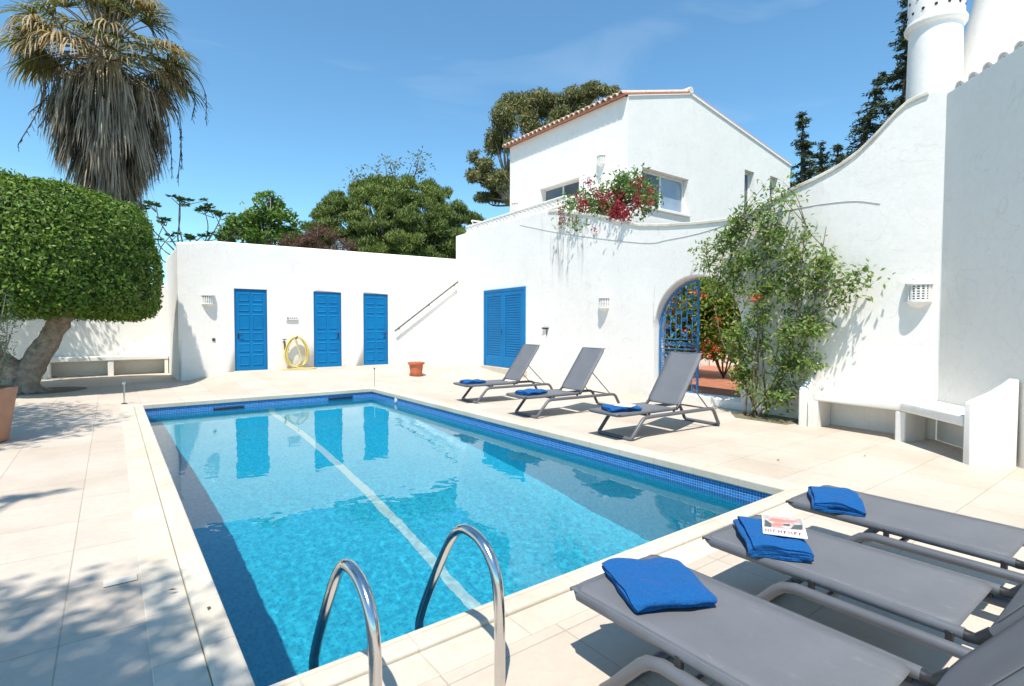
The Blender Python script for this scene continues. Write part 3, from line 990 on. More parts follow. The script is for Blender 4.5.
# glass
def glassmat(name, c, c2):
    m = simple(name, c, .06, c2, 1.5, 0, spec=.6)
    return m
M['pane_dark'] = glassmat('window glass over grey blind', (.12, .14, .165), (.09, .1, .12))
M['pane_pale'] = glassmat('window glass over pale curtain', (.34, .41, .5), (.27, .33, .41))
def window(x0_, x1_, z0_, z1_, mats, mp2, splits, fr=.06):
    us_ = [x0_ + (x1_ - x0_) * s for s in splits]
    def bx(m, a, b, c, d_, e0, e1):
        P = [Vector(mp2(u, z, e)) for e in (e0, e1) for (u, z) in ((a, c), (b, c), (b, d_), (a, d_))]
        m.add(P, [(0, 1, 2, 3), (7, 6, 5, 4), (0, 4, 5, 1), (1, 5, 6, 2), (2, 6, 7, 3), (3, 7, 4, 0)])
    m_ = MB()
    bx(m_, x0_, x0_ + fr, z0_, z1_, .19, .26); bx(m_, x1_ - fr, x1_, z0_, z1_, .19, .26)
    bx(m_, x0_ + fr, x1_ - fr, z0_, z0_ + fr, .19, .26); bx(m_, x0_ + fr, x1_ - fr, z1_ - fr, z1_, .19, .26)
    for u in us_[1:-1]: bx(m_, u - fr / 2, u + fr / 2, z0_ + fr, z1_ - fr, .195, .255)
    wf = m_.build('window_frame', M['wood_white'], uh, bevel=.005)
    for k in range(len(us_) - 1):
        a = us_[k] + (fr if k == 0 else fr / 2); b = us_[k + 1] - (fr if k == len(us_) - 2 else fr / 2)
        m_ = MB(); bx(m_, a, b, z0_ + fr, z1_ - fr, .225, .24); m_.build('pane', mats[k % len(mats)], wf)
window(big[0] + .004, big[1] - .004, big[2] + .004, big[3] - .004, [M['pane_dark'], M['pane_pale']], gm, (0, .48, 1), .07)
window(lw[0] + .004, lw[1] - .004, lw[2] + .004, lw[3] - .004, [M['pane_dark']], lm, (0, .5, 1), .05)
window(18.304, 18.946, 5.304, 7.116, [M['pane_dark']], gm, (0, 1), .07)
window(20.104, 20.696, 5.304, 7.196, [M['pane_dark']], gm, (0, 1), .07)
# sills and soft surround
mb = MB(); mb.box((big[0] - .06, HY - .07, big[2] - .09), (big[1] + .06, HY + .12, big[2] + .0)); mb.build('window_sill', M['plaster'], uh, bevel=.012)
mb = MB(); mb.box((HX - .07, lw[0] - .05, lw[2] - .08), (HX + .12, lw[1] + .05, lw[2])); mb.build('window_sill', M['plaster'], uh, bevel=.012)
# roof: two slopes, tile courses, overhang on the pool side
mb = MB()
e0 = -.14
sl1 = (8.93 - 8.12) / 2.97
def rp(x, y): return Vector((x, y, (8.12 + (x - 12) * sl1 if x <= 14.97 else 8.93 - (x - 14.97) * (1.07 / 6.73)) + .02))
def slab4(m, P, t_):
    m.add(P + [p + Vector((0, 0, t_)) for p in P], [(3, 2, 1, 0), (4, 5, 6, 7), (0, 1, 5, 4), (1, 2, 6, 5), (2, 3, 7, 6), (3, 0, 4, 7)])
slab4(mb, [rp(11.82, HY - .01), rp(14.97, HY - .01), rp(14.97, 16.2), rp(11.82, 16.2)], .05)
slab4(mb, [rp(14.975, HY - .01), rp(21.8, HY - .01), rp(21.8, 16.2), rp(14.975, 16.2)], .05)
mb.build('roof', M['tile'], uh)
mb = MB(); m2 = MB()
axu = Vector((1, 0, sl1)).normalized(); lat = Vector((0, 1, 0))
ny_ = 26
for k in range(ny_):
    y_ = HY + .1 + (16.15 - HY - .1) * k / (ny_ - 1)
    base = rp(11.78, y_) + Vector((0, 0, .045))
    cov(mb, base, axu, lat, .095, 3.25, 8, .02)
mb.build('roof_tiles', M['tile_pale'], uh)
mb = MB()
axd = Vector((-1, 0, 1.07 / 6.73)).normalized()
for k in range(ny_):
    y_ = HY + .1 + (16.15 - HY - .1) * k / (ny_ - 1)
    cov(mb, rp(21.8, y_) + Vector((0, 0, .05)), axd, lat, .095, 6.8, 6, .02)
mb.build('roof_tiles', M['tile'], uh)
mb = MB(); mb.tube([rp(14.97, HY - .05) + Vector((0, 0, .08)), rp(14.97, 16.2) + Vector((0, 0, .08))], .11, 10); mb.build('ridge_tiles', M['tile_white'], uh)
# lime washed verge along the gable
mb = MB()
slab4(mb, [rp(12.0, HY - .035) - Vector((0, 0, .05)), rp(14.97, HY - .035) - Vector((0, 0, .05)), rp(14.97, HY + .1) - Vector((0, 0, .05)), rp(12.0, HY + .1) - Vector((0, 0, .05))], .03)
slab4(mb, [rp(14.975, HY - .035) - Vector((0, 0, .05)), rp(21.7, HY - .035) - Vector((0, 0, .05)), rp(21.7, HY + .1) - Vector((0, 0, .05)), rp(14.975, HY + .1) - Vector((0, 0, .05))], .07)
mb.build('verge', M['plaster'], uh)

# courtyard backing wall seen through the gate
mb = MB(); mb.box((16.2, 2.5, -.02), (16.5, 10.35, 3.2))
tag(mb.build('courtyard_wall', M['plaster'], bevel=.02), 'white wall at the back of the brick courtyard behind the flowering hedge', 'wall')


def PT(px, py, d):
    """photo pixel at distance d along the view axis"""
    return CAMP + ray(px, py) * d


# ================================================================== OBJECTS
# ---------- wall lamps: half round lattice lanterns
def make_lamp():
    t = thing('wall_lamp', (0, 0, 0), '', 'wall lamp', 'white lattice lamps on the walls')
    r = .135
    hp = dict(a0=math.pi, a1=2 * math.pi, n=20)
    mb = MB(); mb.lathe([(0, .145), (.05, .14), (.10, .125), (r + .025, .095), (r + .025, .075), (0, .075)], **hp); mb.build('lamp_hood', M['lampwhite'], t)
    mb = MB(); mb.lathe([(0, -.135), (r + .018, -.135), (r + .018, -.155), (.115, -.19), (.06, -.225), (0, -.235)], **hp); mb.build('lamp_cup', M['lampwhite'], t)
    mb = MB(); mb.lathe([(r - .03, -.13), (r - .03, .08)], **hp); mb.build('lamp_dark_inside', M['black'], t)  # black half shell, shade inside the lantern given as colour
    mb = MB()
    for k in range(9):
        q = math.pi + math.pi * k / 8
        e = Vector((math.cos(q), math.sin(q), 0))
        c = e * (r - .004)
        mb.box((c.x - .011, c.y - .010, -.134), (c.x + .011, c.y + .010, .074), rz=q + math.pi / 2, c=(c.x, c.y, 0))
    for k in range(7):
        z_ = -.13 + .198 * k / 6
        mb.lathe([(r - .018, z_ - .008), (r, z_ - .008), (r, z_ + .008), (r - .018, z_ + .008)], **hp)
    mb.build('lattice', M['lampwhite'], t)
    mb = MB(); mb.box((-.06, -.03, -.2), (.06, 0, .2)); mb.build('wall_plate', M['lampwhite'], t, bevel=.005)
    return t
lp = make_lamp()
spots = [((8.70, 2.43, 1.98), -90, 'largest white lattice wall lamp, above the curved bench near the tall wall'),
         ((wx(8.67), 8.67, 2.06), -90, 'white lattice wall lamp between the blue shutters and the arch'),
         ((hx(208.5), 16.4, 2.2), 0, 'white lattice wall lamp left of the first blue door of the pool house'),
         ((12.0, at_y(603, 172, 11.4).y, 6.55), -90, 'white lattice wall lamp on the upper house between its two large windows'),
         ((12.0, 15.7, 5.9), -90, 'white lattice wall lamp at the left end of the upper house wall')]
for i, (loc, a, lab) in enumerate(spots):
    o = lp if i == 0 else copy_tree(lp)
    o.location = loc; o.rotation_euler.z = R(a); o['label'] = lab


# ---------- loungers (foot at x = 0, head towards +x)
def meshfab():
    m, nt, b = new_mat('grey woven mesh fabric')
    v = coords(nt)
    wv = nt.nodes.new('ShaderNodeTexWave'); wv.inputs['Scale'].default_value = 60; wv.bands_direction = 'Y'
    nt.links.new(v, wv.inputs['Vector'])
    wv2 = nt.nodes.new('ShaderNodeTexWave'); wv2.inputs['Scale'].default_value = 60; wv2.bands_direction = 'X'
    nt.links.new(v, wv2.inputs['Vector'])
    col = ramp(nt, noise_node(nt, v, 4, 5, .6), [(.3, (.150, .155, .168)), (.7, (.172, .178, .193))])
    dust = ramp(nt, noise_node(nt, coords(nt, scale=(1.5, 4, 1)), 5, 6, .7, .4), [(.6, (0, 0, 0)), (.78, (.38, .38, .38))])
    col = mixc(nt, dust, col, (.36, .36, .37))
    weave = mixc(nt, .5, wv.outputs[0], wv2.outputs[0])
    col = mixc(nt, .25, col, weave, 'MULTIPLY')
    nt.links.new(col, b.inputs['Base Color'])
    b.inputs['Roughness'].default_value = .6
    b.inputs['Specular IOR Level'].default_value = .35
    bump(nt, b, weave, .25, .002)
    return m
M['fabric'] = meshfab()
LH, LW = .345, .275
def fabric_strip(P, w0, notch=(), sag=.012, th=.004, ny=9):
    """P: list of (x, z) along the length; straight selvedges, slightly sagging middle"""
    n = len(P); V, F = [], []
    for i, (x, z) in enumerate(P):
        f = i / (n - 1)
        w_ = w0
        if notch:
            e = min(1, min(f, 1) * 999)
        for j in range(ny):
            t = j / (ny - 1) * 2 - 1
            dz = -sag * (1 - t * t) * math.sin(math.pi * min(1, max(0, f)) ) ** .5
            V.append((x, t * w_ * (notch[i] if notch else 1), z + dz + .0035 * (1 - t * t) * noise.noise((x * 5, t * 2, 2)) + .0025 * (1 - t * t) * noise.noise((x * 14, t * 3, 6)) * (1 if notch and i > n - 6 else .4)))
    for i in range(n - 1):
        for j in range(ny - 1):
            F.append((i * ny + j, (i + 1) * ny + j, (i + 1) * ny + j + 1, i * ny + j + 1))
    mb = MB(); mb.v = V; mb.f = F; mb.m = [0] * len(F)
    return mb
def make_lounger():
    t = thing('sun_lounger', (0, 0, 0), '', 'sun lounger')
    # seat
    P = [(-.016, LH - .006), (-.010, LH + .014), (.02, LH + .02)] + [(.02 + 1.0 * k / 28, LH + .021) for k in range(1, 29)] + [(1.05, LH + .02), (1.08, LH + .012)]
    notch = [.93, .965, 1] + [1] * (len(P) - 6) + [.985, .93, .86]
    fb = fabric_strip(P, LW + .012, notch)
    o = fb.build('seat', M['fabric'], t); s_ = o.modifiers.new('thickness', 'SOLIDIFY'); s_.thickness = .004
    mb = MB()
    c = .03
    path = [(1.10, -LW, LH), (.05, -LW, LH), (.012, -LW + .03, LH), (.006, -LW + .08, LH), (.006, LW - .08, LH), (.012, LW - .03, LH), (.05, LW, LH), (1.10, LW, LH)]
    mb.tube(path, .023, 10); mb.build('seat_frame', M['grey_frame'], t)
    # backrest
    ang = R(54.5); ca, sa = math.cos(ang), math.sin(ang)
    hx0, hz0 = 1.155, LH + .005
    def bk(L, y, off=0): return (hx0 + L * ca - off * sa, y, hz0 + L * sa + off * ca)
    mb = MB()
    mb.tube([bk(.0, -LW), bk(.84, -LW), bk(.885, -LW + .02), bk(.9, -LW + .06), bk(.9, LW - .06), bk(.885, LW - .02), bk(.84, LW), bk(.0, LW)], .0185, 10)
    bf = mb.build('back_frame', M['grey_frame'], t)
    Lp = [.03, .06] + [.1 + .78 * k / 10 for k in range(11)] + [.905, .92, .918]
    off = [.012, .019] + [.021] * 11 + [.02, .006, -.018]
    P = [(bk(l, 0, o_)[0], bk(l, 0, o_)[2]) for l, o_ in zip(Lp, off)]
    fb = fabric_strip(P, LW + .010, [.9, .96] + [1] * (len(P) - 2), .02)
    o = fb.build('backrest', M['fabric'], t); s_ = o.modifiers.new('thickness', 'SOLIDIFY'); s_.thickness = .004
    for s in (-1, 1):
        mb = MB(); mb.tube([(1.08, s * LW, LH), (1.11, s * LW, LH - .004), (1.14, s * LW, LH - .002), bk(.045, s * LW)], .022, 10); mb.build('hinge', M['black'], t)
    # base: one bent tube on each side joined across the ground
    BW, BZ = .305, .285
    side = [(.20, -BW, .022), (.24, -BW, .03), (.40, -BW, .235), (.44, -BW, .268), (.50, -BW, BZ), (1.0, -BW, BZ), (1.84, -BW, BZ), (1.90, -BW, .272), (1.94, -BW, .24), (2.06, -BW, .03)]
    a = [(x, y, z) for x, y, z in side]
    b = [(x, -y, z) for x, y, z in side[::-1]]
    front = [(.20, -BW + .05, .024)]
    loop = [(.205, -BW + .06, .024), (.205, -BW + .015, .024), (.225, -BW, .04)] + side[2:9] + [(2.055, -BW, .045), (2.075, -BW + .015, .024), (2.075, -BW + .06, .024),
            (2.075, BW - .06, .024), (2.075, BW - .015, .024), (2.055, BW, .045)] + b[1:8] + [(.225, BW, .04), (.205, BW - .015, .024), (.205, BW - .06, .024)]
    mb = MB(); mb.tube(loop, .0255, 10, closed=True); base = mb.build('base_frame', M['grey_frame'], t)
    for x_ in (.56, 1.06):
        for s in (-1, 1):
            mb = MB(); mb.box((x_ - .013, s * .29 - .012, BZ + .01), (x_ + .013, s * .29 + .012, LH + .002)); mb.build('bracket', M['black'], t, bevel=.004)
    # prop
    for s in (-1, 1):
        p0 = bk(.42, s * (LW - .0), -.02); mb = MB(); mb.tube([p0, (1.80, s * (BW - .01), BZ + .02)], .009, 8); mb.build('prop', M['grey_frame'], t)
    mb = MB(); mb.tube([(1.80, -BW, BZ + .005), (1.80, BW, BZ + .005)], .012, 8); mb.build('cross_bar', M['grey_frame'], t)
    mb = MB()
    for x_ in (.35,): mb.tube([(.62, -BW, BZ), (.62, BW, BZ)], .014, 8)
    mb.build('cross_bar', M['grey_frame'], t)
    return t
lg = make_lounger()
G = 'grey mesh sun loungers around the pool'
LOUNG = [((1.855, 1.66, 0), -90, 'grey mesh sun lounger nearest the camera with a plain towel on its foot end'),
         ((2.815, 1.64, 0), -90, 'grey mesh sun lounger in the near row between two others, its towel carrying a magazine'),
         ((3.785, 1.66, 0), -90, 'grey mesh sun lounger in the near row closest to the masonry bench'),
         ((5.17, 4.85, 0), -3, 'raised grey mesh sun lounger in front of the arched gate, pale cloth on its towel'),
         ((5.25, 6.86, 0), -4, 'raised grey mesh sun lounger in the middle of the far row by the pool'),
         ((5.38, 8.80, 0), -5, 'raised grey mesh sun lounger in front of the blue shutters, farthest from the camera')]
LO = []
for i, (loc, a, lab) in enumerate(LOUNG):
    o = lg if i == 0 else copy_tree(lg)
    o.location = loc; o.rotation_euler.z = R(a); o['label'] = lab; o['group'] = G
    LO.append(o)


# ---------- towels
def towelmat():
    m, nt, b = new_mat('royal blue terry cloth')
    v = coords(nt)
    col = ramp(nt, noise_node(nt, v, 160, 3, .7), [(.3, (.006, .07, .22)), (.7, (.013, .115, .33))])
    nt.links.new(col, b.inputs['Base Color'])
    b.inputs['Roughness'].default_value = .95
    b.inputs['Specular IOR Level'].default_value = .1
    b.inputs['Sheen Weight'].default_value = .2
    b.inputs['Sheen Tint'].default_value = (.3, .5, 1, 1)
    h = bump(nt, b, noise_node(nt, v, 220, 3, .7), .7, .004)
    bump(nt, b, noise_node(nt, v, 16, 5, .6), .9, .03, h)
    return m
M['towel'] = towelmat()
def make_towel(name, w_, l_, layers, th, seed, droop=.02, skew=0):
    """a towel folded back and forth: the folds show at the two long ends"""
    rr = random.Random(seed)
    path = []
    n = 14
    for k in range(layers):
        z_ = th * .5 + k * th * 1.12
        x_a, x_b = (-l_ / 2 + rr.uniform(0, .012), l_ / 2 - rr.uniform(0, .012))
        seq = [(x_a + (x_b - x_a) * i / n, z_) for i in range(n + 1)]
        if k % 2: seq = seq[::-1]
        if path:
            px_, pz_ = path[-1]
            sgn = 1 if k % 2 else -1
            zc = (pz_ + seq[0][1]) / 2; r_ = (seq[0][1] - pz_) / 2
            for q in (-60, -30, 0, 30, 60):
                path.append((max(px_, seq[0][0]) + r_ * math.cos(R(q)) if sgn > 0 else min(px_, seq[0][0]) - r_ * math.cos(R(q)), zc + r_ * math.sin(R(q))))
        path += seq
    m = 15
    V, F = [], []
    for i, (x, z) in enumerate(path):
        for j in range(m):
            t = j / (m - 1) * 2 - 1
            y = t * w_ / 2
            nz = noise.noise((x * 8 + seed, y * 8, 3)) * .007 * (z / th) + noise.noise((x * 22, y * 22 + seed, 3)) * .003
            ex = noise.noise((y * 9, z * 40, seed)) * .014
            ey = noise.noise((x * 9, z * 60, seed + 5)) * .016 * abs(t) ** 3
            dz = -droop * (abs(t) ** 6) * (z / (th * layers)) * .8 - .010 * (abs(x) / l_ * 2) ** 6 * (z / (th * layers))
            V.append((x + ex + skew * y, y + ey * (1 if t > 0 else -1), z + nz + dz))
    for i in range(len(path) - 1):
        for j in range(m - 1):
            F.append((i * m + j, (i + 1) * m + j, (i + 1) * m + j + 1, i * m + j + 1))
    mb = MB(); mb.v = V; mb.f = F; mb.m = [0] * len(F)
    o = mb.build(name, M['towel'], sharp=0)
    s_ = o.modifiers.new('thickness', 'SOLIDIFY'); s_.thickness = th * .82; s_.offset = 0; s_.use_rim = True
    b = o.modifiers.new('round', 'BEVEL'); b.width = th * .3; b.segments = 2; b.limit_method = 'ANGLE'; b.angle_limit = R(60)
    ss = o.modifiers.new('smooth', 'SUBSURF'); ss.levels = 1; ss.render_levels = 1
    return tag(o, '', 'towel', 'blue towels on the loungers')
SEAT = LH + .024
TOW = [('towel', .35, .37, 3, .018, 3, (1.865, 1.435, SEAT), 63, 'folded blue towel on the lounger nearest the camera'),
       ('towel', .42, .27, 4, .017, 8, (2.735, 1.375, SEAT), -50, 'folded blue towel under a magazine on the middle near lounger'),
       ('towel', .40, .26, 4, .016, 15, (3.665, 1.445, SEAT), -62, 'folded blue towel on the near row lounger closest to the bench'),
       ('towel', .44, .30, 3, .018, 22, (5.46, 4.80, SEAT), 70, 'folded blue towel under a pale cloth on the lounger before the arched gate'),
       ('towel', .46, .30, 3, .020, 29, (5.56, 6.83, SEAT), 97, 'folded blue towel on the middle lounger of the far row'),
       ('towel', .44, .28, 3, .018, 36, (5.66, 8.78, SEAT), 84, 'folded blue towel on the lounger in front of the blue shutters')]
for (n_, w_, l_, ly, th, sd, loc, a, lab) in TOW:
    o = make_towel(n_, w_, l_, ly, th, sd)
    o.location = loc; o.rotation_euler.z = R(a); o['label'] = lab
# magazine
mg = thing('magazine', (2.785, 1.335, SEAT + .083), 'magazine with a coral and white cover lying on the middle near towel', 'magazine')
mb = MB(); mb.box((-.10, -.135, 0), (.10, .135, .006)); mb.build('pages', M['paper'], bevel=.001).parent = mg
def flat(name, polys, mat, z_=.0072, seed=0):
    mb = MB()
    for P in polys: mb.prism(P, z_ - .0008, z_)
    o = mb.build(name, mat, smooth=False); o.parent = mg
flat('cover_picture', [[(-.095, -.05), (.095, -.045), (.095, .13), (-.095, .13)]], simple('pale cover print', (.62, .5, .45), .4, (.3, .28, .3), 30, 0))
flat('cover_figure', [[(-.07, .05), (-.01, .035), (.05, .06), (.08, .10), (.02, .085), (-.05, .1)], [(-.06, -.02), (-.02, -.03), (.01, .02), (-.04, .03)]], M['pink'], .0082)
flat('cover_shapes', [[(-.09, -.045), (-.06, -.05), (-.055, .0), (-.085, .06)], [(.03, -.04), (.085, -.03), (.09, .04), (.05, .02)], [(.0, .0), (.03, .0), (.03, .03), (.0, .02)]], M['darkgreen_print'], .0083)
L_ = []
x_ = -.088
for w_, kind in ((.016, 'H'), (.006, 'I'), (.015, 'L'), (.017, 'H'), (.014, 'F'), (.018, 'N'), (.014, 'E'), (.012, 'T')):
    y0_, y1_ = -.115, -.075
    if kind in 'HN':
        L_ += [[(x_, y0_), (x_ + .004, y0_), (x_ + .004, y1_), (x_, y1_)], [(x_ + w_ - .004, y0_), (x_ + w_, y0_), (x_ + w_, y1_), (x_ + w_ - .004, y1_)], [(x_ + .004, -.098), (x_ + w_ - .004, -.098), (x_ + w_ - .004, -.092), (x_ + .004, -.092)]]
    else:
        L_ += [[(x_, y0_), (x_ + .005, y0_), (x_ + .005, y1_), (x_, y1_)]]
        if kind != 'I': L_ += [[(x_ + .005, y1_ - .008), (x_ + w_, y1_ - .008), (x_ + w_, y1_), (x_ + .005, y1_)]]
        if kind in 'FE': L_ += [[(x_ + .005, -.098), (x_ + w_ - .003, -.098), (x_ + w_ - .003, -.092), (x_ + .005, -.092)]]
    x_ += w_ + .0075
flat('lettering', L_, M['ink'], .0076)
mg.rotation_euler = (R(1), R(-1), R(-61))
# pale folded cloth on the far towel
mb = MB()
V, F = [], []
for i in range(9):
    for j in range(9):
        x, y = (i / 8 - .5) * .2, (j / 8 - .5) * .24
        V.append((x, y, .006 * noise.noise((x * 20, y * 20, 4))))
for i in range(8):
    for j in range(8): F.append((i * 9 + j, (i + 1) * 9 + j, (i + 1) * 9 + j + 1, i * 9 + j + 1))
mb.v = V; mb.f = F; mb.m = [0] * 64
o = mb.build('folded_cloth', M['paper']); s_ = o.modifiers.new('thickness', 'SOLIDIFY'); s_.thickness = .012; s_.offset = 0
o.location = (5.47, 4.74, SEAT + .064); o.rotation_euler.z = R(20)
tag(o, 'pale folded cloth lying on the towel of the lounger before the arched gate', 'cloth')

# ---------- pool ladder
def chrome():
    m, nt, b = new_mat('polished stainless steel')
    b.inputs['Base Color'].default_value = (.62, .61, .60, 1)
    b.inputs['Metallic'].default_value = 1
    v = coords(nt, scale=(1, 1, 1))
    nt.links.new(ramp(nt, noise_node(nt, v, 20, 5, .7), [(.3, (.10, .10, .10)), (.8, (.24, .24, .24))]), b.inputs['Roughness'])
    return m
M['chrome'] = chrome()
ld = thing('pool_ladder', (1.02, 2.1, 0), 'polished steel pool ladder with two arched handrails at the near pool edge', 'pool ladder')
for xr, dy in ((1.27, 0), (.728, .0)):
    pts = [(xr, 1.762, -.03), (xr, 1.763, .2), (xr, 1.77, .36), (xr, 1.80, .475), (xr, 1.875, .548), (xr, 1.965, .575), (xr, 2.06, .565), (xr, 2.145, .50), (xr, 2.23, .385), (xr, 2.36, .18), (xr, 2.46, -.0), (xr, 2.49, -.12), (xr, 2.49, -.5), (xr, 2.49, -1.35)]
    mb = MB(); mb.tube([(a, b + dy, c * (1 if xr > 1 or c < 0 else .97)) for a, b, c in spline(pts, 6)], .0235, 16)
    mb.build('handrail', M['chrome'], ld, sharp=0)
for k in range(3):
    z_ = -.55 - .27 * k
    mb = MB(); mb.box((.77, 2.50, z_ - .015), (1.265, 2.58, z_ + .015)); mb.build('rung', M['chrome'], ld, bevel=.008)

# ---------- small poolside things
def deck(px, py):
    d = ray(px, py); t = -1.5 / d.z
    return CAMP + d * t
p = Vector((.185, 12.4, 0))
t = thing('deck_post', p, 'short chrome post with a small cap on the deck left of the pool', 'post')
mb = MB(); mb.tube([p, p + Vector((0, 0, .36))], .014, 10); mb.build('stem', M['chrome'], t)
mb = MB(); mb.lathe([(.024, .36), (.026, .40), (.015, .42), (0, .425)], p, 12); mb.build('cap', M['chrome'], t)
mb = MB(); mb.lathe([(.05, 0), (.05, .01), (.015, .02)], p, 14); mb.build('foot', M['black'], t)
p = Vector((5.12, 12.35, 0))
t = thing('deck_post', p, 'thin pale post on the deck at the far right corner of the pool', 'post')
mb = MB(); mb.tube([p, p + Vector((0, 0, .42))], .011, 8); mb.build('stem', M['chrome'], t)
mb = MB(); mb.lathe([(.018, .42), (.018, .45), (0, .455)], p, 10); mb.build('cap', M['steel_dark'], t)
mb = MB(); mb.box((-.06, 3.77, .0045), (.10, 3.86, .009))
tag(mb.build('deck_drain_cover', M['cap'], bevel=.002), 'small pale square cover let into the deck beside the pool at left', 'drain cover')

# empty terracotta pot
def potm(prof, c, mat): 
    mb = MB(); mb.lathe(prof, c, 36); return mb
pc = Vector((6.95, 13.75, gz(6.95, 13.75)))
t = thing('flower_pot', pc, 'small empty terracotta pot on a saucer between the doors and the blue shutters', 'flower pot')
mb = potm([(0, .02), (.16, .02), (.2, .33), (.235, .33), (.24, .345), (.24, .385), (.215, .39), (.19, .385), (.175, .30), (0, .30)], pc, None); mb.build('pot', M['terracotta'], t)
mb = potm([(0, .0), (.17, .0), (.2, .05), (.205, .06), (.185, .06), (.16, .018), (0, .018)], pc, None); mb.build('saucer', M['terracotta'], t)
mb = potm([(0, .335), (.18, .335)], pc, None); mb.build('soil', M['earth'], t)

# yellow hose coil on the wall, nozzle
hc = at_y(297, 357, 16.25)
t = thing('garden_hose', (hc.x, 16.3, gz(hc.x, 16.3)), 'yellow garden hose hanging in a coil between two blue doors', 'garden hose')
mb = MB()
pts = []
ztop, zbot = 1.15, .26
for k in range(7 * 26):
    f = k / 26; q = 2 * math.pi * f
    j = int(f)
    rx = .30 + .035 * math.sin(j * 2.3); cx_ = hc.x + .02 * math.sin(j * 1.7)
    lo = zbot + .03 * math.sin(j * 3.1); zc = (ztop + lo) / 2; rz_ = (ztop - lo) / 2
    y_ = 16.30 - .022 * (j % 4) + .012 * math.sin(q * 2 + j)
    pts.append((cx_ + rx * math.sin(q) * (1 - .18 * math.cos(q)), y_, zc + rz_ * math.cos(q)))
pts += spline([pts[-1], (hc.x + .1, 16.2, .5), (hc.x - .05, 16.18, .28), (hc.x + .2, 16.14, .225), (hc.x + .5, 16.1, .222), (hc.x + .35, 15.98, .222), (hc.x - .2, 16.0, .222), (hc.x - .45, 16.1, .222)], 8)
mb.tube(pts, .016, 6); mb.build('hose', M['hose'], t)
mb = MB(); mb.tube([(hc.x, 16.4, 1.1), (hc.x, 16.24, 1.1), (hc.x, 16.19, 1.16)], .018, 8); mb.build('hose_hook', M['steel_dark'], t)
tp = thing('garden_tap', (hx(283.5), 16.4, .95), 'small dark garden tap on the wall left of the yellow hose', 'tap')
x_ = hx(283.5)
mb = MB(); mb.tube([(x_, 16.4, 1.0), (x_, 16.29, 1.0), (x_, 16.26, .9), (x_, 16.26, .78)], .026, 8); mb.build('spout', M['steel_dark'], tp)
mb = MB(); mb.tube([(x_ - .05, 16.3, 1.07), (x_ + .05, 16.3, 1.07)], .014, 6); mb.tube([(x_, 16.3, 1.0), (x_, 16.3, 1.07)], .01, 6); mb.build('handle', M['steel_dark'], tp)

# ---------- iron gate
M['gate_blue'] = simple('blue painted iron', (.008, .19, .47), .45, (.005, .12, .33), 8, .2, 40)
gx_ = 9.30
gt = thing('iron_gate', (gx_, 6.7, .15), 'ornate blue wrought iron gate leaf with scrolls in the white arch', 'gate')
YL, YR = AC + .985, 6.20
def gl(y, z): return (gx_, y, z)
mb = MB()
arc = [gl(AC + .985 * math.cos(q), 1.42 + .985 * math.sin(q)) for q in np.linspace(0, math.acos((YR - AC) / .985), 22)]
mb.tube([gl(YL, .17)] + arc + [gl(YR, .17)], .024, 6, closed=True); mb.build('gate_frame', M['gate_blue'], gt)
def ztop(y): return 1.42 + math.sqrt(max(0, .985 ** 2 - (y - AC) ** 2))
mb = MB()
for z_ in (.32, .80, 1.02, 1.22):
    mb.tube([gl(YL, z_), gl(YR, z_)], .011, 6)
nb = 7
for k in range(1, nb):
    y = YL + (YR - YL) * k / nb
    mb.tube([gl(y, 1.22), gl(y, ztop(y))], .010, 5); mb.tube([gl(y, .17), gl(y, .80)], .010, 5)
def circ(y, z, r, a0=0, a1=360, rr=.0055):
    n = max(6, int(abs(a1 - a0) / 30))
    mb.tube([gl(y + r * math.cos(R(a0 + (a1 - a0) * i / n)), z + r * math.sin(R(a0 + (a1 - a0) * i / n))) for i in range(n + 1)], rr, 5)
def scroll(y, z, r, s, m_=1):
    pts = []
    for i in range(19):
        q = R(i * 28); rr = r * (1 - i / 24)
        pts.append(gl(y + s * rr * math.cos(q) , z + m_ * rr * math.sin(q)))
    mb.tube(pts, .0055, 5)
bw = abs(YR - YL) / nb
for k in range(nb):
    y = YL - bw * (k + .5)
    circ(y, .91, .058); circ(y, .91, .028)
    scroll(y + .02, 1.12, .055, 1); scroll(y - .02, 1.12, .055, -1, -1)
    zt = ztop(y)
    z = 1.32 + .15 * (k % 2)
    while z < zt - .1:
        scroll(y + .025, z, .05, 1); scroll(y - .025, z, .05, -1)
        z += .30
    circ(y, .56, .06); scroll(y, .44, .05, 1); scroll(y, .68, .05, -1)
    if zt > 1.6:
        circ(y, zt - .09, .05)
mb.build('ironwork', M['gate_blue'], gt)

# ================================================================== PLANTS
LM = {}
LM['ficus'] = leafmat('clipped glossy leaves', [(.075, .145, .013), (.105, .195, .019), (.15, .25, .028), (.055, .11, .013), (.21, .31, .05), (.14, .17, .035)], .5, .25, .3)
LM['bush'] = leafmat('thin yellow green leaves', [(.11, .19, .04), (.16, .25, .055), (.20, .29, .07), (.09, .155, .035), (.30, .33, .10)], .5, .4)
LM['pine'] = leafmat('pine needles', [(0.109, 0.16, 0.036), (0.166, 0.224, 0.051), (0.256, 0.307, 0.077), (0.077, 0.115, 0.028)], .6, .2, rampnoise=.35)
LM['euc'] = leafmat('eucalyptus leaves', [(0.109, 0.154, 0.058), (0.179, 0.198, 0.077), (0.282, 0.23, 0.102), (0.09, 0.115, 0.058), (0.346, 0.269, 0.128)], .5, .25, rampnoise=.3)
LM['fir'] = leafmat('dark conifer needles', [(.03, .048, .022), (.045, .065, .028), (.065, .085, .036)], .6, .15)
LM['mid'] = leafmat('mid green leaves', [(.085, .16, .032), (.13, .23, .045), (.19, .29, .07)], .5, .35)
LM['grey'] = leafmat('grey green leaves', [(.16, .19, .13), (.24, .26, .18), (.12, .14, .10)], .6, .3)
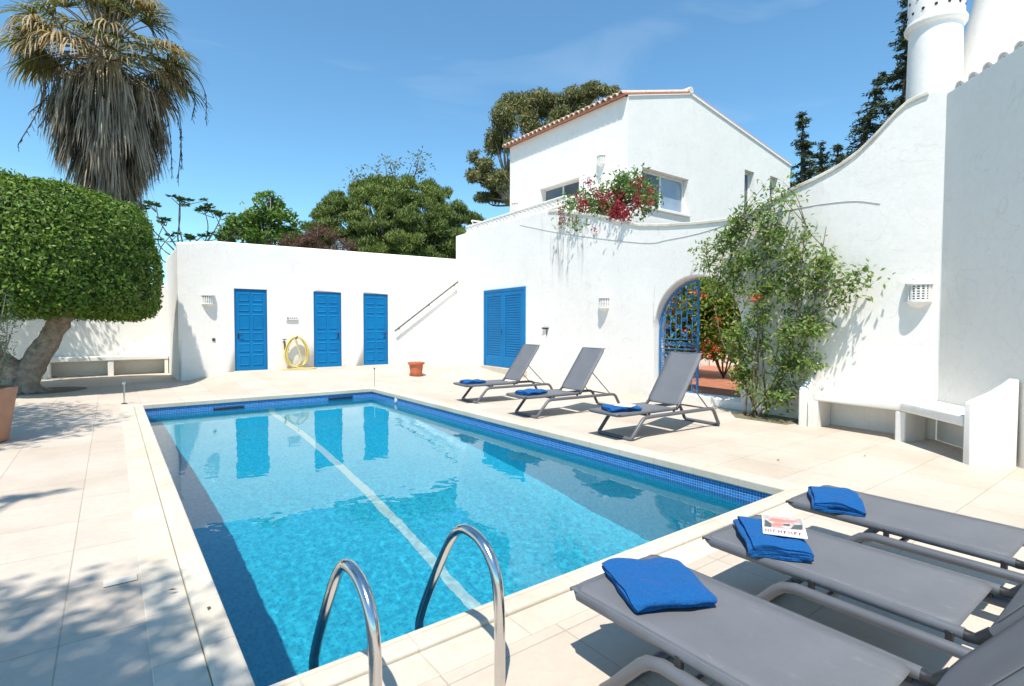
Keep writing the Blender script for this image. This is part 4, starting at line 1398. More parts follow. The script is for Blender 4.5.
LM['red'] = leafmat('red bougainvillea bracts', [(.30, .012, .04), (.42, .02, .06), (.22, .01, .035), (.46, .05, .10), (.35, .06, .05)], .5, .4)
LM['orange'] = leafmat('orange red flowers', [(.65, .07, .03), (.7, .16, .04), (.6, .04, .06)], .5, .4)
LM['brown'] = leafmat('reddish brown twigs and leaves', [(.14, .06, .045), (.2, .09, .06), (.1, .05, .04), (.09, .08, .04)], .7, .2)
LM['palm'] = leafmat('green palm blades', [(.10, .13, .035), (.14, .16, .045), (.22, .19, .07), (.08, .10, .03)], .5, .3)
LM['palmdry'] = leafmat('dry tan palm blades', [(.36, .25, .13), (.46, .33, .17), (.28, .19, .10), (.52, .40, .22), (.2, .15, .08)], .6, .3)
LM['skirt'] = leafmat('dead grey brown palm thatch', [(.32, .26, .2), (.42, .35, .27), (.2, .155, .115), (.56, .48, .38), (.14, .11, .085)], .9, .2, .08)


def wood(name, chains, mat, parent, n=7):
    mb = MB()
    for pts, r in chains: mb.tube(pts, r, n)
    return mb.build(name, mat, parent, sharp=0)


def crown_pts(blobs, dens, gap=.0, gs=.8, shell=.55, seed=0):
    """scatter points in ellipsoid blobs, more near the surface; noise opens gaps"""
    P, Nn = [], []
    for (c, r) in blobs:
        r = np.array(r, float)
        vol = (r[0] * r[1] + r[1] * r[2] + r[0] * r[2])
        n = int(dens * vol)
        u = runit(n)
        rad = 1 - shell * rng.random(n) ** 1.6
        lump = np.array([1 + .22 * noise.noise(Vector((a * 2.3 + seed, b * 2.3, c_ * 2.3))) for a, b, c_ in u])
        q = u * rad[:, None] * lump[:, None] * r * (1 + .10 * rng.normal(size=(n, 1))) + np.array(c)
        if gap:
            keep = np.array([noise.noise(Vector((a * gs, b * gs, c_ * gs + seed))) > -gap_ for (a, b, c_), gap_ in zip(q, np.full(n, gap))])
            q, u = q[keep], u[keep]
        P.append(q); Nn.append(u)
    return np.concatenate(P), np.concatenate(Nn)


# ---------- round clipped tree at left
TC = Vector((-1.17, 15.75, 0))
tr = thing('round_tree', (-1.55, 15.75, 0), 'large clipped round tree with glossy leaves and a thick leaning trunk', 'tree')
prof = [(0, 1.80), (1.0, 1.74), (1.75, 1.68), (2.1, 1.72), (2.28, 1.86), (2.37, 2.15), (2.40, 2.7), (2.39, 3.15), (2.32, 3.55), (2.16, 3.9), (1.88, 4.2), (1.42, 4.43), (.85, 4.56), (.35, 4.61), (0, 4.62)]
prof = [(r_ * .905, z_ if z_ < 3 else 3 + (z_ - 3) * .97) for r_, z_ in prof]
pa = np.array(prof)
seg = np.linalg.norm(np.diff(pa, axis=0), axis=1)
rm = (pa[1:, 0] + pa[:-1, 0]) / 2
area = seg * rm
pk = rng.choice(len(seg), 44000, p=area / area.sum())
ft = rng.random(44000)
rz_ = pa[pk] * (1 - ft)[:, None] + pa[pk + 1] * ft[:, None]
th = rng.random(44000) * 2 * np.pi
tn = np.diff(pa, axis=0)[pk]
nr = np.stack([tn[:, 1] * np.cos(th), tn[:, 1] * np.sin(th), -tn[:, 0]], 1)
nr /= np.linalg.norm(nr, axis=1, keepdims=True)
pos = np.stack([rz_[:, 0] * np.cos(th), rz_[:, 0] * np.sin(th), rz_[:, 1]], 1) + np.array([TC.x, TC.y, 0])
lump = np.array([noise.noise(Vector(p * 1.3)) * .11 + noise.noise(Vector(p * 3.5)) * .07 for p in pos])
pos += nr * (lump + np.abs(rng.normal(0, .045, 44000)) - .09 * rng.random(44000))[:, None]
D = runit(44000) * .8 + nr * .35 + np.array([0, 0, -.35])
Nv = nr + runit(44000) * .55
V, F = leaf_mesh(pos, D, Nv, rng.uniform(.075, .125, 44000), rng.uniform(.038, .058, 44000), .2)
crown = tri_mesh('crown', V, F, LM['ficus'], tr)
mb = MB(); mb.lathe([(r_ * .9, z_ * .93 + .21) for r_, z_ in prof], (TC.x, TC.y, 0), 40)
mb.build('dark_core', simple('core green with inner shade', (.03, .075, .012), .8, (.02, .05, .01), 9, .6, 10, bd=.05), tr)  # solid core in the crown, its dark green holds the inner shade
gr = [deck(30, 391), PT(33, 372, 13.0)]
b0 = Vector((-1.62, 15.7, -.05))
ch1 = [b0, (-1.55, 15.7, .25), (-1.38, 15.7, .6), (-1.1, 15.72, 1.15), (-.86, 15.74, 1.7), (-.7, 15.76, 2.3), (-.5, 15.8, 3.2)]
ch2 = [b0 + Vector((-.05, 0, .1)), (-1.72, 15.7, .5), (-1.98, 15.7, .8), (-2.25, 15.68, 1.2), (-2.4, 15.6, 1.8), (-2.3, 15.6, 2.6)]
mb = MB()
mb.tube(spline(ch1, 6), list(np.interp(np.linspace(0, 6, 37), [0, 1, 2, 3, 4, 5, 6], [.38, .29, .235, .215, .20, .16, .1])), 28)
mb.tube(spline(ch2, 6), list(np.interp(np.linspace(0, 5, 31), [0, 1, 2, 3, 4, 5], [.3, .23, .19, .17, .14, .1])), 12)
for q in range(9):
    a = q * .7 + .2
    mb.tube([b0 + Vector((.15 * math.cos(a), .15 * math.sin(a), .35)), b0 + Vector((.33 * math.cos(a), .33 * math.sin(a), .12)), b0 + Vector((.55 * math.cos(a), .5 * math.sin(a), .02))], [.12, .08, .03], 7)
o = mb.build('trunk', M['bark'], tr, sharp=0)
for v in o.data.vertices:
    v.co += Vector(v.normal) * (.05 * noise.noise(v.co * 5) + .045 * noise.noise(v.co * 13))
mb = MB(); mb.lathe([(0, .006), (.6, .006), (.75, .004)], (-1.2, 15.9, 0), 30); tag(mb.build('tree_soil', M['earth']), kind='structure')
# ---------- big pot with a grey shrub at the left edge
pc = Vector((-1.36, 9.35, 0))
t = thing('potted_shrub', pc, 'large weathered terracotta pot with a straggly silvery shrub at the left edge', 'potted plant')
mb = MB(); mb.lathe([(0, .01), (.27, .01), (.29, .03), (.34, .35), (.375, .6), (.385, .62), (.39, .69), (.36, .70), (.345, .62), (0, .62)], pc, 40); mb.build('pot', M['old_terracotta'], t)
chains = []; tips = []
for k in range(26):
    a = rng.uniform(0, 2 * np.pi); rr = rng.uniform(.1, .42); h_ = rng.uniform(.5, 1.35)
    p0 = pc + Vector((.1 * math.cos(a), .1 * math.sin(a), .6)); p2 = pc + Vector((rr * math.cos(a), rr * math.sin(a), .62 + h_))
    p1 = p0.lerp(p2, .5) + Vector((.08 * math.cos(a + 1), .08 * math.sin(a + 1), .05))
    c_ = spline([p0, p1, p2], 4); chains.append((c_, list(np.linspace(.014, .004, len(c_))))); tips += c_[2:]
wood('stems', chains, M['bark_pale'], t, 5)
T = np.array([list(p) for p in tips]); idx = rng.integers(0, len(T), 2600)
C_ = T[idx] + rng.normal(0, .05, (2600, 3))
V, F = leaf_mesh(C_, runit(2600) + [0, 0, .5], runit(2600), .055, .016, .15); tri_mesh('leaves', V, F, LM['grey'], t)

# ---------- palm
PCN = at_y(107, 52, 23.0)
HZ = PCN.z
palm = thing('palm_tree', (PCN.x, PCN.y, 0), 'tall fan palm with a thick shaggy skirt of dead leaves', 'palm tree')
mb = MB(); mb.tube([(PCN.x + .1, 23, 0), (PCN.x + .05, 23, 4), (PCN.x, 23, HZ - .2), (PCN.x, 23, HZ + .5)], [.42, .36, .42, .25], 16); mb.build('trunk', M['bark'], palm)
BV, BF = [], []
def blade(lst, base, d, L_, w_, droop, side=None):
    """tapering strip in 3 pieces drooping at the end -> 5 triangles"""
    d = d.normalized()
    s_ = side if side is not None else d.cross(Vector((0, 0, 1)))
    if s_.length < .05: s_ = Vector((1, 0, 0))
    s_.normalize()
    p0 = base; p1 = base + d * L_ * .4; d2 = (d + Vector((0, 0, -droop))).normalized()
    p2 = p1 + d2 * L_ * .33; d3 = (d2 + Vector((0, 0, -droop * 1.6))).normalized(); p3 = p2 + d3 * L_ * .3
    V = [p0 - s_ * w_ * .3, p0 + s_ * w_ * .3, p1 - s_ * w_ * .5, p1 + s_ * w_ * .5, p2 - s_ * w_ * .38, p2 + s_ * w_ * .38, p3]
    n = len(lst[0]); lst[0].extend([tuple(v) for v in V])
    for f in ((0, 1, 3), (0, 3, 2), (2, 3, 5), (2, 5, 4), (4, 5, 6)): lst[1].extend([n + i for i in f])
green, dry, skirt = ([], []), ([], []), ([], [])
pet = []
heart = Vector((PCN.x, 23, HZ))
nf = 96
for k in range(nf):
    az = k * 2.39996 + rng.uniform(-.2, .2)
    el = R(rng.uniform(62, 88)) if k < 18 else R(rng.uniform(15, 60)) if k < 42 else R(rng.uniform(-14, 16))
    h = Vector((math.cos(az), math.sin(az), 0))
    d = h * math.cos(el) + Vector((0, 0, math.sin(el)))
    Lp = rng.uniform(1.5, 2.05) if k >= 18 else rng.uniform(1.3, 1.9)
    p0 = heart + h * .15 + Vector((0, 0, .35 - .7 * (k / nf)))
    p1 = p0 + d * Lp * .55
    p2 = p0 + d * Lp + Vector((0, 0, -.28 * (1 if el < 1 else .2)))
    pet.append(([p0, p1, p2], [.035, .022, .016]))
    d_end = (p2 - p1).normalized()
    old = (k >= 42 and rng.random() < .72) or (18 <= k < 42 and rng.random() < .25)
    lst = dry if old else green
    sx = d_end.cross(Vector((0, 0, 1))).normalized(); upv = sx.cross(d_end).normalized()
    nb_ = 32
    for j in range(nb_):
        f = j / (nb_ - 1) * 2 - 1
        q = f * R(105)
        dd_ = d_end * math.cos(q) + sx * math.sin(q) + upv * (.28 * abs(f)) + Vector(rng.normal(0, .06, 3))
        L_ = rng.uniform(1.0, 1.35) * (1 - .25 * abs(f))
        drp = rng.uniform(.5, 1.1) if old else rng.uniform(.25, .7)
        tgt = dry if (lst is green and rng.random() < .22) else lst
        blade(tgt, p2, dd_, L_, .05, drp)
for k in range(215):
    f = rng.random() ** .8                     # 0 top of the skirt, 1 bottom
    az = rng.uniform(0, 2 * np.pi); h = Vector((math.cos(az), math.sin(az), 0))
    z_ = HZ - .35 - 3.7 * f
    rad = float(np.interp(f, [0, .15, .4, .7, .9, 1], [1.0, 1.45, 1.45, .95, .5, .3])) * rng.uniform(.8, 1.08)
    p0 = Vector((PCN.x, 23, z_)) + h * .3
    p1 = Vector((PCN.x, 23, z_ + .1 - .12 * rng.random())) + h * rad * .62
    p2 = Vector((PCN.x, 23, z_ - .35)) + h * rad
    pet.append(([p0, p1, p2], [.03, .02, .013])) if f < .25 else None
    nb_ = 24
    for j in range(nb_):
        a2 = az + (j / (nb_ - 1) * 2 - 1) * .24
        hh = Vector((math.cos(a2), math.sin(a2), 0))
        dd_ = hh * rng.uniform(.05, .38) + Vector((0, 0, -1)) + Vector(rng.normal(0, .08, 3))
        st_ = p2 + Vector(rng.normal(0, .07, 3)) + hh * .1 - h * .1
        blade(skirt, st_, dd_, rng.uniform(.5, 1.6), .042, .25, Vector((-math.sin(a2 + rng.normal(0, .6)), math.cos(a2), 0)))
for nm, lst, mt in (('green_fronds', green, 'palm'), ('dry_fronds', dry, 'palmdry'), ('dead_leaf_skirt', skirt, 'skirt')):
    tri_mesh(nm, lst[0], lst[1], LM[mt], palm)
mb = MB()
for pts, r in pet: mb.tube(spline(pts, 4), list(np.interp(np.linspace(0, 2, 9), [0, 1, 2], r)), 5)
mb.build('leaf_stalks', simple('pale leaf stalks', (.26, .2, .12), .7, (.16, .13, .07), 5, 0), palm, sharp=0)
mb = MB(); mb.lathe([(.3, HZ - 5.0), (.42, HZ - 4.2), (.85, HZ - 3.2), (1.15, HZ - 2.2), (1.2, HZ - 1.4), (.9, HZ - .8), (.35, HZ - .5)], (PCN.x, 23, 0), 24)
mb.build('dark_thatch_core', simple('thatch core with gap shade', (.11, .092, .078), .95, (.05, .042, .036), 7, .8, 14, bd=.08), palm)  # solid cone behind the skirt, gap shade put into its dark brown
mb = MB()
for (px, py, x2, y2) in ((40, 62, 18, 145), (52, 70, 38, 128), (45, 72, 30, 112), (150, 80, 172, 175), (160, 85, 182, 165), (168, 80, 178, 182), (190, 70, 206, 120), (148, 120, 158, 178), (182, 78, 192, 118)):
    a, b = at_y(px, py, 22.3), at_y(x2, y2, 22.0)
    m_ = a.lerp(b, .45) + (b - a).cross(Vector((0, 1, 0))).normalized() * .25
    c_ = spline([heart.lerp(a, .6), a, m_, b], 6); mb.tube(c_, .014, 4)
    for i in range(12, len(c_)):
        for s in range(3):
            q = c_[i] + Vector(rng.normal(0, .05, 3)); mb.tube([c_[i], q + Vector((0, 0, -.14))], .008, 3)
mb.build('seed_stalks', simple('dark seed stalks', (.07, .055, .045), .9, (.04, .03, .03), 5, 0), palm, sharp=0)


# ---------- generic broadleaf tree
def tree(name, lab, base, blobs, mat, leaf=(.16, .07), dens=260, gap=.15, gs=.8, bark='bark', cat='tree', trunk=.18, drop=None, shell=.6, seed=0, updir=.2, branch=True, group=None, trunk_pts=None):
    t = thing(name, base, lab, cat, group)
    base = Vector(base)
    P, Nn = crown_pts(blobs, dens, gap, gs, shell, seed)
    n = len(P)
    D = runit(n) + Nn * .4 + np.array([0, 0, updir])
    V, F = leaf_mesh(P, D, runit(n) + Nn * .5 + [0, 0, .4], rng.uniform(.7, 1.25, n) * leaf[0], leaf[1], .2)
    tri_mesh('crown', V, F, mat, t)
    if trunk:
        top = Vector(np.mean([np.array(b[0]) for b in blobs], axis=0))
        fork = base.lerp(Vector((top.x, top.y, top.z)), .45) if trunk_pts is None else Vector(trunk_pts)
        ch = [(spline([base, base.lerp(fork, .5) + Vector((.1, 0, 0)), fork], 4), list(np.linspace(trunk, trunk * .65, 9)))]
        for (c, r) in blobs:
            c = Vector(c)
            for q in range(3 if branch else 1):
                e = c + Vector(rng.normal(0, .4, 3)) * Vector(r).length * .3
                m_ = fork.lerp(e, .5) + Vector(rng.normal(0, .12, 3)) * (e - fork).length * .4
                pts = spline([fork, m_, e], 4)
                ch.append((pts, list(np.linspace(trunk * .5, trunk * .08, len(pts)))))
        wood('trunk', ch, M[bark], t, 7)
    return t


def blob(px, py, d, rx, ry, rz=None):
    """ellipsoid centred on the photo pixel at distance d, radii given in pixels of the photo"""
    k = d / 532.05
    return (tuple(PT(px, py, d)), (rx * k, (rz if rz else rx) * k, ry * k))


# umbrella pine behind the pool house: rounded head made of many small tufts
D_ = 31
big_b = []
prng = random.Random(5)
for i in range(260):
    while True:
        x = prng.uniform(305, 482); y = prng.uniform(180, 262)
        e = ((x - 395) / 90) ** 2 + ((y - 245) / 66) ** 2
        if e < 1 and not (x > 462 and y < 200): break
    big_b.append(blob(x, y, D_ + 2 - 4.4 * math.sqrt(max(0, 1 - e)) * prng.uniform(.55, 1.05), prng.uniform(6, 11), prng.uniform(4, 7)))
pb = PT(398, 250, D_ + 1); pb.z = 0
tree('pine_tree', 'broad dense rounded pine tree behind the pool house roof', pb, big_b, LM['pine'], (.26, .045), 1500, .5, 1.2, trunk=.12, updir=1.0, shell=.9, seed=3, branch=False)
# thin open tree poking out above the pine
def twiggy(name, lab, base, tips, mat, spread, nleaf, leaf, r=.05, cat='tree', bark='twig', group=None, mids=2, fork=None):
    t = thing(name, base, lab, cat, group)
    base = Vector(base); ch = []; C = []
    fork = Vector(fork) if fork is not None else base.lerp(Vector(np.mean([list(x) for x in tips], axis=0)), .5)
    ch.append((spline([base, base.lerp(fork, .5) + Vector((.05, 0, 0)), fork], 4), list(np.linspace(r * 1.4, r, 9))))
    for tp_ in tips:
        tp_ = Vector(tp_); L_ = (tp_ - fork).length
        m_ = fork.lerp(tp_, .5) + Vector(rng.normal(0, .09, 3)) * L_
        pts = spline([fork, m_, tp_], 4); ch.append((pts, list(np.linspace(r * .7, r * .15, len(pts)))))
        for j in range(mids):
            b_ = pts[rng.integers(3, len(pts) - 1)]; e = b_ + Vector(rng.normal(0, 1, 3)) * spread * 1.6 + Vector((0, 0, spread * .6))
            p2 = spline([b_, b_.lerp(e, .5) + Vector(rng.normal(0, .2, 3)) * spread, e], 3); ch.append((p2, list(np.linspace(r * .3, r * .1, len(p2))))); C.append(e)
        C.append(tp_)
    wood('trunk', ch, M[bark], t, 5)
    C = np.array([list(c) for c in C]); idx = rng.integers(0, len(C), nleaf)
    off = rng.normal(0, 1, (nleaf, 3)) * spread * [1, 1, .75]
    P = C[idx] + off
    V, F = leaf_mesh(P, off + runit(nleaf) * spread, runit(nleaf) + [0, 0, .8], rng.uniform(.7, 1.3, nleaf) * leaf[0], leaf[1], .2)
    tri_mesh('leaves', V, F, mat, t)
    return t
b_ = PT(400, 230, 35); b_.z = 0
twiggy('open_tree', 'sparse twiggy tree poking out above the rounded pine', b_, [PT(x, y, 34) for x, y in ((352, 180), (372, 168), (385, 160), (378, 176), (395, 172), (412, 164), (420, 156), (426, 168), (405, 178), (362, 178), (390, 166))], LM['grey'], .32, 900, (.24, .1), .10, fork=PT(398, 205, 34.5))
b_ = PT(262, 245, 24.5); b_.z = 0
bl = [blob(x, y, 24.5, a, b) for x, y, a, b in ((262, 212, 17, 13), (283, 222, 15, 12), (243, 224, 17, 12), (268, 200, 12, 8), (290, 238, 14, 10), (230, 236, 12, 8), (258, 236, 18, 12), (276, 205, 9, 7), (246, 210, 8, 6))]
tree('broadleaf_tree', 'bright green loose leaved tree above the middle of the pool house roof', b_, bl, LM['mid'], (.24, .10), 800, .16, 1.1, trunk=.16, seed=9)
# reddish brown shrub between
b_ = PT(318, 240, 22.5); b_.z = 0
bl = [blob(x, y, 22.5, a, b) for x, y, a, b in ((300, 240, 18, 8), (322, 238, 18, 13), (340, 246, 16, 9), (314, 246, 24, 9), (290, 246, 16, 6))]
tree('brown_shrub', 'reddish brown twiggy shrub just above the pool house roof edge', b_, bl, LM['brown'], (.2, .03), 900, .12, 1.5, trunk=.08, cat='shrub', seed=12)
# stag horn like shrub with leaf rosettes, left
def rosettes(name, lab, base, tips, d):
    t = thing(name, base, lab, 'tree')
    base = Vector(base); ch = []; C = []; Dd = []
    for (path) in tips:
        pts = spline([PT(x, y, d + dz) for x, y, dz in path], 5)
        pts = [base.lerp(pts[0], .0), pts[0]] + pts if False else pts
        ch.append((pts, list(np.linspace(.035, .014, len(pts)))))
        tp_ = pts[-1]
        for tq in [tp_] + [tp_ + Vector((rng.normal(0, .26), rng.normal(0, .2), rng.normal(0, .09))) for _ in range(3)]:
            if tq is not tp_: ch.append(([tp_ + Vector((0, 0, -.25)), tq + Vector((0, 0, -.05))], [.018, .012]))
            for j in range(20):
                a = rng.uniform(0, 2 * np.pi); e = rng.uniform(-.1, .6)
                v = Vector((math.cos(a), math.sin(a), e)); C.append(list(tq + v * .1)); Dd.append(list(v))
    p = PT(186, 262, d); ch.append(([base, p], [.07, .04]))
    wood('trunk', ch, M['bark'], t, 6)
    C = np.array(C); Dd = np.array(Dd)
    V, F = leaf_mesh(C, Dd, runit(len(C)) + [-.3, -.4, .6], .26, .08, .2); tri_mesh('leaves', V, F, LM['bush'], t)
b_ = PT(186, 300, 22); b_.z = 0
rosettes('rosette_tree', 'open tree of bare curved stems ending in leaf rosettes beside the round tree', b_, [
    [(186, 262, 0), (178, 240, 0), (180, 218, .3), (180, 200, .3)], [(186, 262, 0), (172, 240, 0), (160, 222, -.3), (156, 206, -.3)], [(186, 262, 0), (170, 246, 0), (150, 226, .2), (146, 206, .2)],
    [(186, 262, 0), (190, 248, 0), (200, 238, .3), (206, 236, .3)], [(186, 262, 0), (166, 252, 0), (158, 240, .5), (166, 220, .5)], [(186, 262, 0), (182, 240, 0), (179, 225, 0), (179.5, 199, 0)],
    [(186, 262, 0), (165, 262, 0), (160, 250, .5), (170, 236, .5)]], 22)
b_ = PT(207, 300, 22.4); b_.z = 0
rosettes('rosette_tree', 'open rosette tree just left of the bright green tree over the pool house', b_, [
    [(186, 262, 0), (202, 248, 0), (208, 228, .3), (204, 208, .3)], [(186, 262, 0), (204, 246, 0), (216, 228, -.3), (222, 214, -.3)], [(186, 262, 0), (204, 250, 0), (222, 236, .2), (214, 212, .2)],
    [(186, 262, 0), (206, 250, 0), (226, 240, .2), (236, 232, .2)], [(186, 262, 0), (200, 250, 0), (196, 240, .2), (192, 238, .2)]], 22.4)

# eucalyptus behind the villa
D_ = 34
b_ = PT(512, 260, D_); b_.z = 0
lob = [(505, 120, 20, 20), (522, 112, 22, 18), (498, 138, 14, 18), (545, 104, 22, 15), (570, 98, 20, 13), (592, 95, 18, 11), (610, 94, 12, 9), (560, 118, 20, 14), (534, 132, 16, 14), (585, 108, 16, 9),
       (483, 162, 15, 13), (492, 180, 18, 14), (478, 178, 12, 12), (500, 192, 14, 12), (512, 168, 8, 16), (486, 196, 12, 8), (515, 145, 12, 12), (548, 140, 10, 8)]
bl = [blob(x, y, D_ + prng.uniform(-1.5, 1.5), a * .55, b * .55) for x0_, y0_, a, b in lob for x, y in [(x0_ + prng.uniform(-.6, .6) * a, y0_ + prng.uniform(-.6, .6) * b) for _ in range(5)]]
tree('eucalyptus_tree', 'tall open eucalyptus with olive brown foliage behind the villa roof', b_, bl, LM['euc'], (.30, .07), 620, .3, 1.1, trunk=.16, branch=False, bark='bark_pale', updir=-.7, shell=.75, seed=21, trunk_pts=PT(514, 205, D_))


# conifers at right
M['dark_bark'] = simple('dark conifer bark', (.07, .055, .04), .9, (.04, .03, .025), 6, .3, 20)
def conifer(name, lab, px, ytop, ybase, wpx, d, lean=0, seed=0, dens=1.0, group=None):
    top = PT(px, ytop, d); bot = PT(px - lean, ybase, d); k = d / 532.05
    base = Vector((bot.x, bot.y, 0))
    t = thing(name, base, lab, 'conifer', group)
    H_ = (top - bot).length; W_ = wpx * k
    rr = np.random.default_rng(seed)
    P, D, ch = [], [], [([base, bot, top], [.22, .16, .02])]
    nw = int(H_ / .2)
    for i in range(nw):
        f = (i + .5) / nw
        f = min(.995, max(0, f + rr.normal(0, .012))); c = bot.lerp(top, f)
        L0 = W_ * (1 - f) ** .75 * rr.uniform(.45, 1.25) + .10
        for j in range(rr.integers(2, 7)):
            a = rr.uniform(0, 2 * np.pi); h = Vector((math.cos(a), math.sin(a), 0)); L_ = L0 * rr.uniform(.6, 1.1)
            e = c + h * L_ + Vector((0, 0, -.34 * L_ + .05)); m_ = c.lerp(e, .5) + Vector((0, 0, -.10 * L_))
            ch.append(([c, m_, e], [.03, .02, .008]))
            nn_ = int((18 + 44 * L_) * dens)
            ff = rr.random(nn_) ** .7
            for q in ff:
                b_ = c.lerp(m_, q * 2) if q < .5 else m_.lerp(e, q * 2 - 1)
                P.append([b_.x + rr.normal(0, .07), b_.y + rr.normal(0, .07), b_.z + rr.normal(0, .05) - .03])
                D.append([h.x + rr.normal(0, .7), h.y + rr.normal(0, .7), rr.normal(-.2, .5)])
    wood('trunk', ch, M['dark_bark'], t, 5)
    V, F = leaf_mesh(P, D, runit(len(P)), .19, .055, .2); tri_mesh('crown', V, F, LM['fir'], t)
conifer('conifer_tree', 'slim dark conifer standing just right of the villa gable', 803, 112, 205, 19, 24, 0, 1)
conifer('conifer_tree', 'small dark conifer low between the villa and the leaning conifer', 821, 142, 200, 15, 25.5, 0, 2)
conifer('conifer_tree', 'short dark conifer tip showing over the curved wall beside the leaning conifer', 838, 143, 190, 14, 27, 0, 3)
conifer('conifer_tree', 'dark conifer leaning right above the middle of the curved wall', 882, 72, 172, 25, 22, 26, 4, .9)
conifer('conifer_tree', 'tallest dark conifer, half hidden behind the round chimney', 911, -25, 150, 28, 21, 8, 5, 1.2)

# ---------- bush climbing by the arch
def arch_bush():
    base = Vector((8.50, 4.42, 0))
    t = thing('climbing_shrub', base, 'tall loose leafy shrub growing against the white wall right of the arch', 'shrub')
    # silhouette (y, z) of the plant against the wall
    poly = [(4.6, 3.72), (4.15, 3.62), (3.95, 3.3), (3.75, 3.05), (3.55, 2.65), (3.35, 2.35), (3.3, 1.9), (3.4, 1.55), (3.3, 1.15), (3.55, .85), (3.85, .6), (4.05, .2), (4.6, .1), (4.9, .35), (4.95, .6), (5.05, 1.0), (5.1, 1.5), (5.05, 1.9), (5.3, 2.2), (5.5, 2.55), (5.4, 2.9), (5.3, 3.1), (5.0, 3.4)]
    def inside(y, z):
        c = False; n = len(poly)
        for i in range(n):
            a, b = poly[i], poly[i - 1]
            if (a[1] > z) != (b[1] > z) and y < (b[0] - a[0]) * (z - a[1]) / (b[1] - a[1]) + a[0]: c = not c
        return c
    tips = []
    rr = random.Random(4)
    while len(tips) < 205:
        y, z = rr.uniform(3.2, 5.8), rr.uniform(.1, 3.8)
        if inside(y, z) and noise.noise((y * 1.9, z * 1.9, 7)) > -.2:
            tips.append(Vector((wx(y) - rr.uniform(.08, .62) * (1 - .15 * z) - .04, y, z)))
    for y, z in ((2.98, 2.28), (2.9, 2.1), (3.08, 2.0), (3.0, 2.2), (3.12, 1.85), (2.95, 2.32), (3.05, 2.12)): tips.append(Vector((wx(y) - .22, y, z)))
    for y, z in ((4.55, 3.85), (4.25, 3.8), (4.75, 3.75), (4.4, 3.7), (5.7, 3.0), (5.85, 2.65), (6.0, 2.95)): tips.append(Vector((wx(y) - .2, y, z)))
    # stems
    ch = []; nodes = []
    for k in range(8):
        y1 = 4.42 + rr.uniform(-.75, .85); x1 = wx(y1) - rr.uniform(.15, .5)
        b = base + Vector((rr.uniform(-.12, .12), rr.uniform(-.22, .22), 0))
        if k == 0: b, y1, x1 = base + Vector((-.05, .3, 0)), 4.9, 8.5
        pts = spline([b, b.lerp(Vector((x1, y1, 1.2)), .5) + Vector((0, rr.uniform(-.12, .12), .1)), Vector((x1, y1, 1.3)), Vector((x1 + rr.uniform(-.1, .1), y1 + (y1 - 4.42) * .4, 2.5 + rr.uniform(-.3, .6)))], 6)
        ch.append((pts, list(np.linspace(.019, .006, len(pts))))); nodes += pts[3:]
    nodes.sort(key=lambda p: p.z)
    leaves = []
    for tp_ in tips:
        cand = [p for p in nodes if p.z < tp_.z + .05] or nodes[:3]
        b = min(cand, key=lambda p: (p - tp_).length + abs(p.z - (tp_.z - .5)) * .6)
        L_ = (tp_ - b).length
        m_ = b.lerp(tp_, .5) + Vector((-.04, rr.uniform(-.1, .1) * L_, .08 * L_))
        pts = spline([b, m_, tp_], 4); ch.append((pts, list(np.linspace(.008, .003, len(pts)))))
        for q in range(rr.randint(44, 74)):
            p = pts[rr.randint(3, len(pts) - 1)] + Vector((rr.gauss(0, .07), rr.gauss(0, .10), rr.gauss(0, .085)))
            leaves.append(p)
    wood('stems', ch, M['twig'], t, 5)
    P = np.array([list(p) for p in leaves])[rng.random(len(leaves)) < .60]
    lim = np.array([wx(y) - .02 for y in P[:, 1]]); P[:, 0] = np.minimum(P[:, 0], lim)
    n = len(P)
    V, F = leaf_mesh(P, runit(n) + [-.2, 0, -.25], runit(n) * .7 + [-.3, -.2, .8], rng.uniform(.06, .115, n), rng.uniform(.032, .046, n), .2); tri_mesh('leaves', V, F, LM['bush'], t)
    C = np.array([[8.25, 4.48, 1.95]]) + rng.normal(0, .045, (22, 3)); V, F = leaf_mesh(C, runit(22), runit(22), .05, .04); tri_mesh('flowers', V, F, LM['orange'], t)['kind'] = 'stuff'
arch_bush()
mb = MB(); mb.prism([(8.15, 3.9), (8.78, 3.82), (8.9, 4.8), (8.5, 5.0), (8.12, 4.7)], .0, .006); tag(mb.build('planting_hole', M['earth']), kind='structure')

